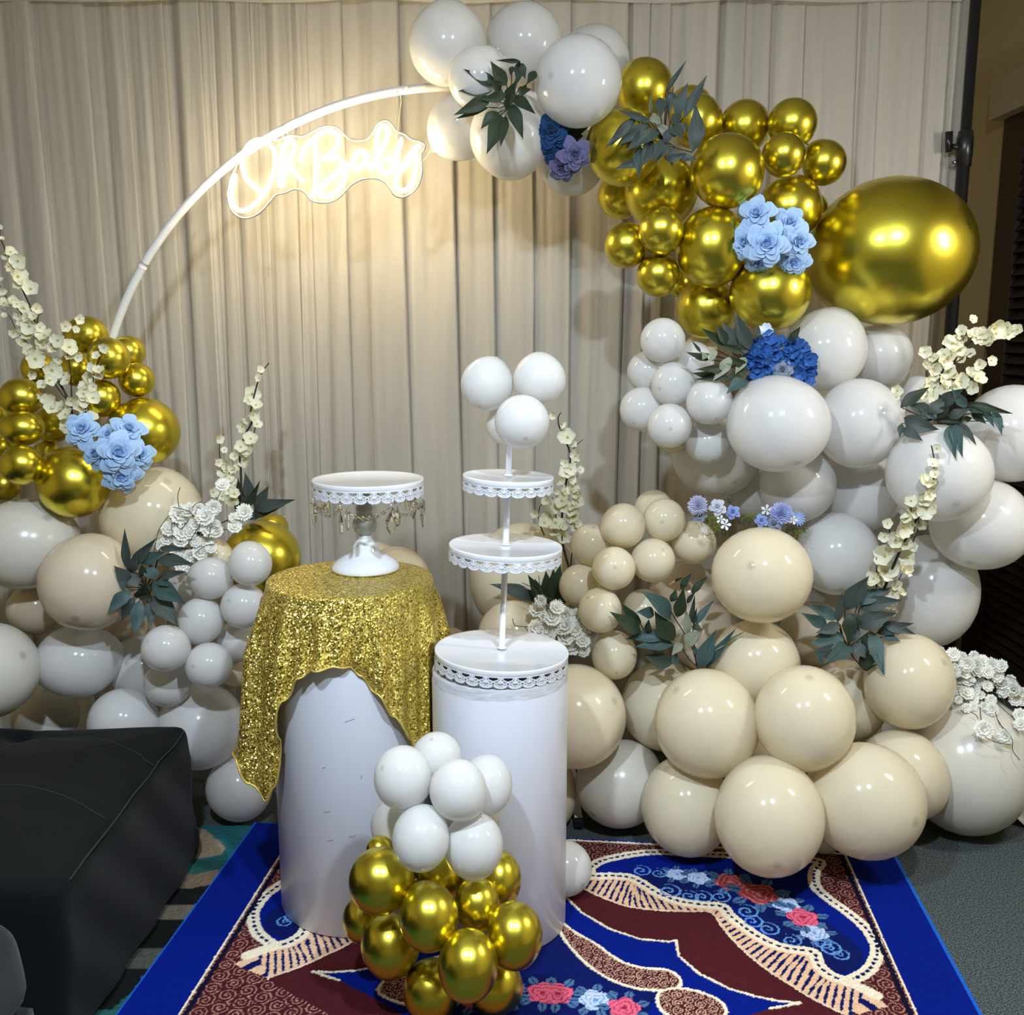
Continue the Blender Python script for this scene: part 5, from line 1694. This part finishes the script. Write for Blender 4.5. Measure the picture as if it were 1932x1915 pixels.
branch('upright branch of cream blossoms behind the three tier stand', (920, 760), .26098,
       [[(590, 1200), (540, 1000), (540, 780), (570, 560), (600, 400), (570, 290), (520, 180), (510, 110), (530, 70)], [(590, 400), (630, 320), (690, 265)], [(620, 880), (620, 680), (650, 520)], [(500, 890), (490, 770), (465, 680)], [(410, 960), (370, 850), (375, 760), (400, 730)], [(600, 1180), (620, 1060), (700, 1060)]],
       [(475, 92, 25), (535, 155, 25), (520, 225, 35), (580, 250, 55), (605, 300, 32), (640, 380, 40), (565, 430, 32), (620, 420, 22), (600, 480, 40), (570, 510, 48), (665, 485, 28), (545, 565, 25), (605, 565, 30), (505, 570, 25), (560, 640, 35), (620, 630, 35), (425, 705, 30), (490, 640, 25), (540, 710, 50), (480, 750, 45), (550, 760, 28), (650, 665, 32), (655, 720, 38), (610, 750, 32), (640, 770, 32), (340, 800, 30), (450, 820, 48), (490, 870, 52), (410, 870, 40), (480, 930, 38), (560, 960, 48), (620, 840, 48), (590, 790, 30), (650, 880, 30), (600, 880, 30), (540, 900, 30), (630, 910, 20)],
       lambda x, y: 2.96, skip=('c3', 'c4', 'c8', 't1', 't2', 't3', 't4'))
branch('tall cream blossom branch reaching over the big white balloon on the right', (1500, 820), .24019,
       [[(700, 1210), (820, 920), (930, 710), (990, 610), (1040, 520), (1080, 400), (1090, 300), (1090, 180), (1070, 85)], [(740, 1210), (800, 1160), (840, 1090)], [(920, 850), (960, 760), (975, 650)], [(890, 690), (910, 600), (915, 530)], [(760, 830), (740, 750), (720, 720)], [(640, 1200), (640, 1060), (640, 960)]],
       [(1115, 110, 32), (1080, 232, 42), (1100, 315, 35), (1030, 380, 62), (1085, 380, 30), (1050, 460, 50), (1010, 500, 50), (1030, 570, 70), (910, 520, 42), (920, 610, 55), (880, 660, 38), (1000, 705, 38), (850, 720, 80), (725, 700, 35), (705, 800, 38), (790, 830, 55), (825, 880, 45), (880, 870, 45), (930, 890, 35), (890, 960, 60), (710, 955, 75), (850, 1060, 60), (710, 1080, 78), (620, 1130, 50), (790, 1110, 30), (810, 1190, 40), (830, 1240, 35), (770, 1250, 48), (760, 1370, 45), (690, 1160, 30)],
       lambda x, y: 2.56 + .20 * max(0, min(1, (y - 900) / 230)))
branch('bunch of cream blossoms at the right edge above the leaf spray', (1660, 580), .15668,
       [[(760, 1020), (730, 840), (800, 700), (900, 560), (1050, 450), (1150, 390), (1400, 350), (1560, 310)], [(930, 980), (1100, 860), (1200, 750), (1260, 640), (1280, 560), (1260, 460)], [(900, 670), (1040, 590), (1160, 520)], [(640, 960), (580, 870), (560, 780)], [(640, 740), (600, 650), (570, 590)], [(960, 350), (1040, 240), (1070, 180)], [(720, 860), (820, 830), (920, 830)]],
       [(1110, 150, 50), (990, 290, 60), (950, 370, 25), (1010, 370, 40), (1080, 330, 55), (1160, 310, 60), (1170, 400, 55), (1240, 330, 70), (1280, 400, 70), (1380, 250, 100), (1400, 320, 95), (1320, 370, 80), (1540, 240, 60), (1550, 330, 65), (1660, 270, 60), (870, 440, 100), (970, 520, 60), (900, 480, 60), (780, 570, 70), (870, 570, 60), (770, 660, 95), (545, 535, 65), (650, 610, 50), (555, 690, 60), (640, 730, 80), (1090, 555, 55), (1000, 630, 50), (1200, 685, 60), (1340, 640, 55), (830, 770, 80), (880, 800, 50), (1090, 800, 70), (1180, 860, 75), (1130, 960, 70), (960, 890, 90), (650, 850, 50), (590, 910, 80), (770, 910, 75), (880, 960, 70), (620, 1000, 90), (480, 1030, 60), (560, 1060, 70), (650, 1080, 50), (210, 1000, 60), (200, 1080, 45), (290, 1230, 30), (780, 980, 60), (620, 1130, 40)],
       lambda x, y: 2.80, skip=('w14', 'w13', 'w12', 'w15'))

# ---- white carnation sprays
m_car = pbr('white_silk_carnation', lin(254, 251, 240), .7, trans=.2, tcol=(.95, .95, .90), spec=.2, vary=.02)


def carnation_mesh(seed):
    rg = random.Random(seed)
    mb_ = MB()
    for ring_, (n, tilt, sc_) in enumerate(((8, .25, 1.0), (7, .75, .85), (5, 1.2, .65))):
        for k_ in range(n):
            a = 2 * math.pi * k_ / n + ring_ * .4 + rg.uniform(-.15, .15)
            P_ = []
            for i in range(4):
                t = i / 3
                row = []
                for j in range(8):
                    q = -1 + 2 * j / 7
                    fr = (.22 * ((j % 2) - .5) if i == 3 else 0)
                    r_ = t * sc_ * (1 + fr)
                    x = r_ * math.cos(tilt) ; z = r_ * math.sin(tilt) * .8 + .17 * t * ((j % 2) - .5) + rg.uniform(-.03, .03) * t
                    y = q * .52 * t * sc_
                    row.append(Vector((x * math.cos(a) - y * math.sin(a), x * math.sin(a) + y * math.cos(a), z)))
                P_.append(row)
            mb_.grid(P_)
    return mesh('carnation_head', mb_.V, mb_.F, m_car)


CARN = [carnation_mesh(i) for i in range(3)]


def carn_spray(label, o, s, heads, vines, Y, skip=(), grey=None):
    px = lambda x, y: (o[0] + x * s, o[1] + y * s)
    YY = lambda q: surf(*q, Y, .018, skip)
    cx = sum(h[0] for h in heads) / len(heads); cy = sum(h[1] for h in heads) / len(heads)
    q0 = px(cx, cy)
    root = empty('carnation_spray', at(*q0, YY(q0) + .02), label, 'flower spray')
    c0 = root.location.copy()
    mb_ = MB()
    for (x, y, r) in heads:
        q = px(x, y)
        c = at(*q, YY(q) + rbz.uniform(-.022, .014))
        rad = r * s * ax(*q, c.y) * rbz.uniform(.85, 1.15)
        d = ((CAM - c).normalized() + Vector((rbz.uniform(-.5, .5), 0, rbz.uniform(-.2, .7)))).normalized()
        u = d.orthogonal().normalized(); v = d.cross(u)
        o_ = obj('carnation_head', rbz.choice(CARN), root)
        o_.matrix_local = Matrix.Translation(-c0) @ Matrix(((u.x, v.x, d.x, c.x), (u.y, v.y, d.y, c.y), (u.z, v.z, d.z, c.z), (0, 0, 0, 1))) @ Matrix.Rotation(rbz.uniform(0, 6.28), 4, 'Z') @ Matrix.Diagonal((rad, rad, rad, 1))
        b = c - d * .012
        mb_.tube([b - c0, (b - c0) * .55 + Vector((0, .012, -.006)), Vector((0, .016, -.01))], .0012, 5)
    mb_.build('stem', M_GSTEM, root)
    for ln_ in vines:
        pts_ = [at(*px(*p), YY(px(*p)) - .022) - c0 for p in ln_]
        MB().tube(smooth_line(pts_, 6), .0012, 5).build('tendril', M_GSTEM, root)
    return root


carn_spray('white carnation spray with curly tendrils on the left, above the small white balloons', (180, 880), .19669,
           [(800, 460, 90), (900, 420, 70), (1060, 480, 90), (980, 400, 60), (1130, 390, 85), (1220, 180, 75), (1430, 440, 75), (1320, 490, 50), (1335, 580, 75), (1170, 630, 65), (1090, 590, 80), (700, 600, 85), (830, 640, 90), (760, 530, 70), (960, 560, 75), (680, 700, 70), (820, 720, 70), (1070, 720, 70), (1150, 560, 60), (620, 750, 50), (780, 820, 80), (900, 860, 80), (1000, 830, 70), (830, 950, 70), (1110, 780, 50), (900, 640, 70), (960, 720, 60)],
           [[(800, 390), (790, 280), (815, 200)], [(930, 400), (960, 360), (1020, 340)], [(740, 390), (830, 410), (900, 430), (960, 490), (1020, 490)], [(560, 830), (600, 640), (650, 540), (700, 480)], [(880, 760), (1000, 560), (1020, 500)], [(960, 830), (1060, 760), (1150, 745)], [(730, 620), (735, 540)], [(1280, 530), (1330, 510), (1390, 520)], [(780, 560), (820, 600), (890, 520)], [(1030, 690), (1090, 660), (1110, 580), (1180, 590)]],
           2.83, skip=('m13', 'm14', 'm18', 'm3', 'm23'))
carn_spray('white carnation spray between the three tier stand and the cream balloons', (920, 760), .26098,
           [(385, 1430, 45), (360, 1500, 55), (500, 1480, 65), (470, 1560, 60), (560, 1530, 60), (640, 1540, 55), (340, 1620, 55), (440, 1660, 70), (570, 1610, 65), (640, 1640, 65), (700, 1630, 55), (560, 1700, 60), (620, 1760, 65), (690, 1720, 60), (600, 1670, 50), (540, 1640, 50), (700, 1790, 45), (420, 1550, 50), (500, 1620, 55)],
           [[(250, 1300), (340, 1350), (360, 1420)], [(180, 1560), (200, 1610), (290, 1620)], [(270, 1620), (320, 1670), (380, 1670)], [(370, 1250), (390, 1370), (470, 1430)], [(400, 1460), (450, 1540), (480, 1590)]],
           2.80, skip=('c9', 'c10', 'c16'))
carn_spray('trailing white carnation spray over the huge pearl balloon at right', (1740, 1180), .21943,
           [(265, 250, 60), (350, 265, 45), (440, 260, 50), (160, 215, 35), (300, 320, 60), (390, 330, 60), (520, 300, 45), (600, 340, 55), (680, 350, 55), (280, 400, 55), (360, 410, 55), (470, 400, 50), (560, 400, 50), (640, 430, 60), (310, 470, 50), (400, 470, 50), (500, 490, 55), (560, 520, 45), (680, 500, 50), (760, 470, 50), (700, 570, 55), (790, 540, 55), (850, 580, 50), (800, 640, 55), (310, 560, 45), (310, 640, 40), (380, 580, 55), (430, 640, 50), (380, 710, 42), (500, 600, 45), (590, 640, 45), (600, 720, 55), (540, 700, 40), (440, 700, 40), (840, 770, 50), (850, 850, 55), (525, 890, 75), (720, 950, 60), (860, 660, 40), (470, 330, 50), (240, 320, 45), (450, 560, 50)],
           [[(410, 740), (460, 770), (480, 800)], [(540, 960), (640, 1005), (760, 1025)], [(630, 745), (660, 840), (740, 920), (775, 990), (780, 1080), (840, 1160)], [(440, 410), (500, 460)], [(400, 485), (460, 500)], [(270, 505), (390, 520)], [(580, 560), (680, 610), (720, 700)], [(730, 435), (820, 480), (830, 580), (760, 540)]],
           2.80, skip=('c21', 'c25', 'w23', 'c24'))

# ---- blue hydrangea heads
m_hy = pbr('royal_blue_hydrangea_petal', lin(74, 130, 206), .6, col2=lin(16, 50, 116), vscale=2.2, trans=.1, tcol=lin(40, 100, 190), spec=.3)
m_hy2 = pbr('light_blue_hydrangea_petal', lin(110, 160, 220), .6, col2=lin(60, 120, 200), vscale=9, trans=.1)
m_hyw = pbr('white_hydrangea_petal', lin(216, 222, 238), .6, vary=.05, vscale=9, trans=.1)
HF = {k_: [blossom_mesh('floret', o_, 40 + i, mm, 4, mm) for i, o_ in enumerate((.30, .75, 1.0))] for k_, mm in (('b', m_hy), ('l', m_hy2), ('w', m_hyw))}


def hyd(label, fl, Y):
    px = lambda x, y: (1290 + x * .13975, 570 + y * .13975)
    cx = sum(f_[0] for f_ in fl) / len(fl); cy = sum(f_[1] for f_ in fl) / len(fl)
    q0 = px(cx, cy)
    c0 = at(*q0, Y + .03)
    root = empty('hydrangea', c0, label, 'flower', 'blue hydrangea heads on the right')
    mr_ = max(math.hypot(f_[0] - cx, f_[1] - cy) for f_ in fl)
    mb_ = MB()
    for f_ in fl:
        x, y, r = f_[:3]
        kd = f_[3] if len(f_) > 3 else 'b'
        q = px(x, y)
        dd = math.hypot(x - cx, y - cy) / mr_
        c = at(*q, Y + .03 * dd * dd + rbz.uniform(-.004, .004))
        rad = r * .13975 * ax(*q, c.y) * 1.25
        d = ((CAM - c).normalized() + RIGHT * (x - cx) / mr_ * .8 - Vector((0, 0, 1)) * (y - cy) / mr_ * .8 + Vector((rbz.uniform(-.3, .3), 0, rbz.uniform(-.3, .3)))).normalized()
        u = d.orthogonal().normalized(); v = d.cross(u)
        o_ = obj('floret', rbz.choice(HF[kd]), root)
        o_.matrix_local = Matrix.Translation(-c0) @ Matrix(((u.x, v.x, d.x, c.x), (u.y, v.y, d.y, c.y), (u.z, v.z, d.z, c.z), (0, 0, 0, 1))) @ Matrix.Rotation(rbz.uniform(0, 6.28), 4, 'Z') @ Matrix.Diagonal((rad, rad, rad, 1))
        mb_.tube([c - c0, Vector((0, .02, -.015))], .001, 4)
    mb_.build('stem', M_GSTEM, root)


hyd('royal blue hydrangea head nearest the leaf spray, left of the pair', [(1110, 420, 95, 'w'), (1130, 510, 100), (1020, 560, 85), (1190, 600, 100), (1080, 680, 95), (940, 690, 85), (900, 790, 100), (1040, 790, 85), (1180, 820, 90), (850, 880, 75), (980, 930, 100), (1120, 970, 85), (960, 1030, 85), (1000, 860, 80), (1110, 880, 75), (1230, 700, 80)], 2.735)
hyd('royal blue hydrangea head with pale lower petals, right of the pair', [(1320, 540, 85), (1430, 600, 95), (1530, 570, 85), (1620, 620, 70), (1470, 680, 85), (1390, 720, 85), (1680, 780, 95), (1600, 820, 85), (1700, 900, 85), (1560, 950, 100), (1540, 720, 65, 'l'), (1660, 1010, 80), (1750, 960, 50), (1700, 1080, 65, 'l'), (1600, 1040, 60, 'l'), (1480, 800, 80), (1640, 710, 70)], 2.74)
q = (1290 + 1330 * .13975, 570 + 915 * .13975)
root = empty('rose', at(*q, 2.735), 'pale grey blue rose between the two royal blue hydrangea heads', 'flower')
rose_into(root, root.location.copy(), (CAM - root.location) + Vector((0, 0, .3)), 17 * ax(*q, 2.735), 'grey', 15)

# ---- small posies
m_mum = pbr('lilac_blue_mum_petal', lin(196, 204, 234), .7, col2=lin(140, 156, 212), vscale=9, trans=.15)
m_mum2 = pbr('pale_lilac_mum_petal', lin(222, 222, 236), .7, col2=lin(168, 172, 214), vscale=30, trans=.15)
m_day = pbr('blue_daisy_petal', lin(130, 156, 218), .7, trans=.1)
m_wd = pbr('white_daisy_petal', lin(226, 230, 240), .7, trans=.1)
m_lime = pbr('lime_green_moss', lin(150, 176, 44), .7, col2=lin(86, 116, 36), vscale=60, trans=.15)
m_dgr = pbr('dark_green_filler', lin(62, 82, 40), .7, col2=lin(40, 60, 36), vscale=40)


def mum_mesh(m, seed, n=150, thin=.07):
    rg = random.Random(seed)
    mb_ = MB()
    for k_ in range(n):
        z = 1 - 1.05 * (k_ + .5) / n
        rr = math.sqrt(max(0, 1 - z * z)); a = k_ * 2.399
        d = Vector((rr * math.cos(a), rr * math.sin(a), z * .8 + .1)).normalized()
        s_ = Vector((-math.sin(a), math.cos(a), 0)) * thin
        l = rg.uniform(.85, 1.08)
        mb_.add([d * .25 - s_ * .5, d * .25 + s_ * .5, d * l * .8 + s_ + Vector((0, 0, .03)), d * l + Vector((0, 0, .06)), d * l * .8 - s_ + Vector((0, 0, .03))], [(0, 1, 2, 3, 4)])
    return mesh('chrysanthemum', mb_.V, mb_.F, m, False)


def daisy_mesh(m, n=10, w_=.16):
    mb_ = MB()
    for k_ in range(n):
        a = 2 * math.pi * k_ / n
        u, v = Vector((math.cos(a), math.sin(a), .12)), Vector((-math.sin(a), math.cos(a), 0))
        mb_.add([u * .15 - v * .05, u * .15 + v * .05, u * .7 + v * w_, u * 1.0 + v * w_ * .4, u * 1.0 - v * w_ * .4, u * .7 - v * w_], [(0, 1, 2, 5), (5, 2, 3, 4)])
    mb_.lathe([(0, .16), (.12, .12), (.18, 0)], 8, m=1)
    return mesh('daisy', mb_.V, mb_.F, [m, m_cent], True, mb_.M)


def tuft_mesh(m, seed, n=60):
    rg = random.Random(seed)
    mb_ = MB()
    for k_ in range(n):
        p = Vector((rg.gauss(0, .45), rg.gauss(0, .3), rg.gauss(0, .4)))
        d = Vector((rg.uniform(-1, 1), rg.uniform(-1, .2), rg.uniform(-.4, 1))).normalized() * rg.uniform(.25, .5)
        q_ = p + d
        s_ = d.orthogonal().normalized() * .035
        mb_.add([p - s_, p + s_, (p + q_) / 2 + s_ * 1.2 + Vector((0, 0, .05)), q_, (p + q_) / 2 - s_ * 1.2 + Vector((0, 0, .05))], [(0, 1, 2, 3, 4)])
    return mesh('moss_tuft', mb_.V, mb_.F, m)


MUM1, MUM2, DAI, WDA, WD4 = mum_mesh(m_mum2, 1), mum_mesh(m_mum, 2, 170, .08), daisy_mesh(m_day, 14, .12), daisy_mesh(m_wd, 12, .09), daisy_mesh(m_wd, 5, .3)
TUFTS = [tuft_mesh(m_lime, 3), tuft_mesh(m_dgr, 4)]
ppx = lambda x, y: (1270 + x * .14493, 900 + y * .14493)


def put(root, me, x, y, r, Y, lean=(0, .2)):
    q = ppx(x, y)
    c = at(*q, Y)
    rad = r * .14493 * ax(*q, Y)
    d = ((CAM - c).normalized() + RIGHT * lean[0] + Vector((0, 0, lean[1]))).normalized()
    u = RIGHT.cross(d).normalized().cross(d) * -1
    u = (RIGHT - d * RIGHT.dot(d)).normalized(); v = d.cross(u)
    o_ = obj(me.name.split('.')[0], me, root)
    o_.matrix_local = Matrix.Translation(-root.location) @ Matrix(((u.x, v.x, d.x, c.x), (u.y, v.y, d.y, c.y), (u.z, v.z, d.z, c.z), (0, 0, 0, 1))) @ Matrix.Diagonal((rad, rad, rad, 1))
    return o_


YP = 2.80
p1 = empty('flower_posy', at(*ppx(600, 620), YP), 'small posy of pale lilac mum and roses at left above the big cream balloon', 'flowers')
put(p1, MUM1, 330, 380, 145, YP - .01, (-.3, .3))
put(p1, TUFTS[0], 500, 550, 120, YP - .01); put(p1, TUFTS[1], 620, 700, 130, YP); put(p1, TUFTS[0], 570, 660, 100, YP - .015); put(p1, TUFTS[1], 700, 300, 90, YP + .03); put(p1, TUFTS[1], 820, 560, 110, YP + .01); put(p1, TUFTS[1], 420, 560, 90, YP + .01)
put(p1, WD4, 620, 555, 60, YP - .02); put(p1, WD4, 680, 620, 75, YP - .025, (.3, 0)); put(p1, WDA, 415, 680, 65, YP - .01, (-.4, -.3))
for (x, y, r, kd) in ((575, 390, 95, 'white'), (775, 455, 80, 'blue'), (345, 510, 70, 'grey')):
    q = ppx(x, y); c = at(*q, YP - .012)
    b0 = len(p1.children)
    rose_into(p1, c, (CAM - c) + Vector((0, 0, .6)), r * .14493 * ax(*q, c.y), kd, 12)
p2 = empty('flower_posy', at(*ppx(1380, 620), YP - .02), 'small posy of soft blue mum and daisy at right above the big cream balloon', 'flowers')
put(p2, MUM2, 1400, 490, 165, YP - .03, (.1, .3)); put(p2, DAI, 1630, 540, 100, YP - .02, (.5, .1)); put(p2, WD4, 1215, 430, 75, YP - .01, (-.5, .3)); put(p2, WD4, 1560, 560, 60, YP - .045, (.2, 0))
put(p2, TUFTS[0], 1620, 720, 110, YP - .02); put(p2, TUFTS[1], 1530, 680, 110, YP - .01); put(p2, TUFTS[0], 1010, 510, 90, YP + .01); put(p2, TUFTS[1], 960, 570, 90, YP + .01); put(p2, TUFTS[1], 1680, 680, 80, YP)
for (x, y, r, kd) in ((1150, 565, 72, 'blue'), (1310, 610, 95, 'grey')):
    q = ppx(x, y); c = at(*q, YP - .04)
    rose_into(p2, c, (CAM - c) + Vector((0, 0, .4)), r * .14493 * ax(*q, c.y), kd, 12)
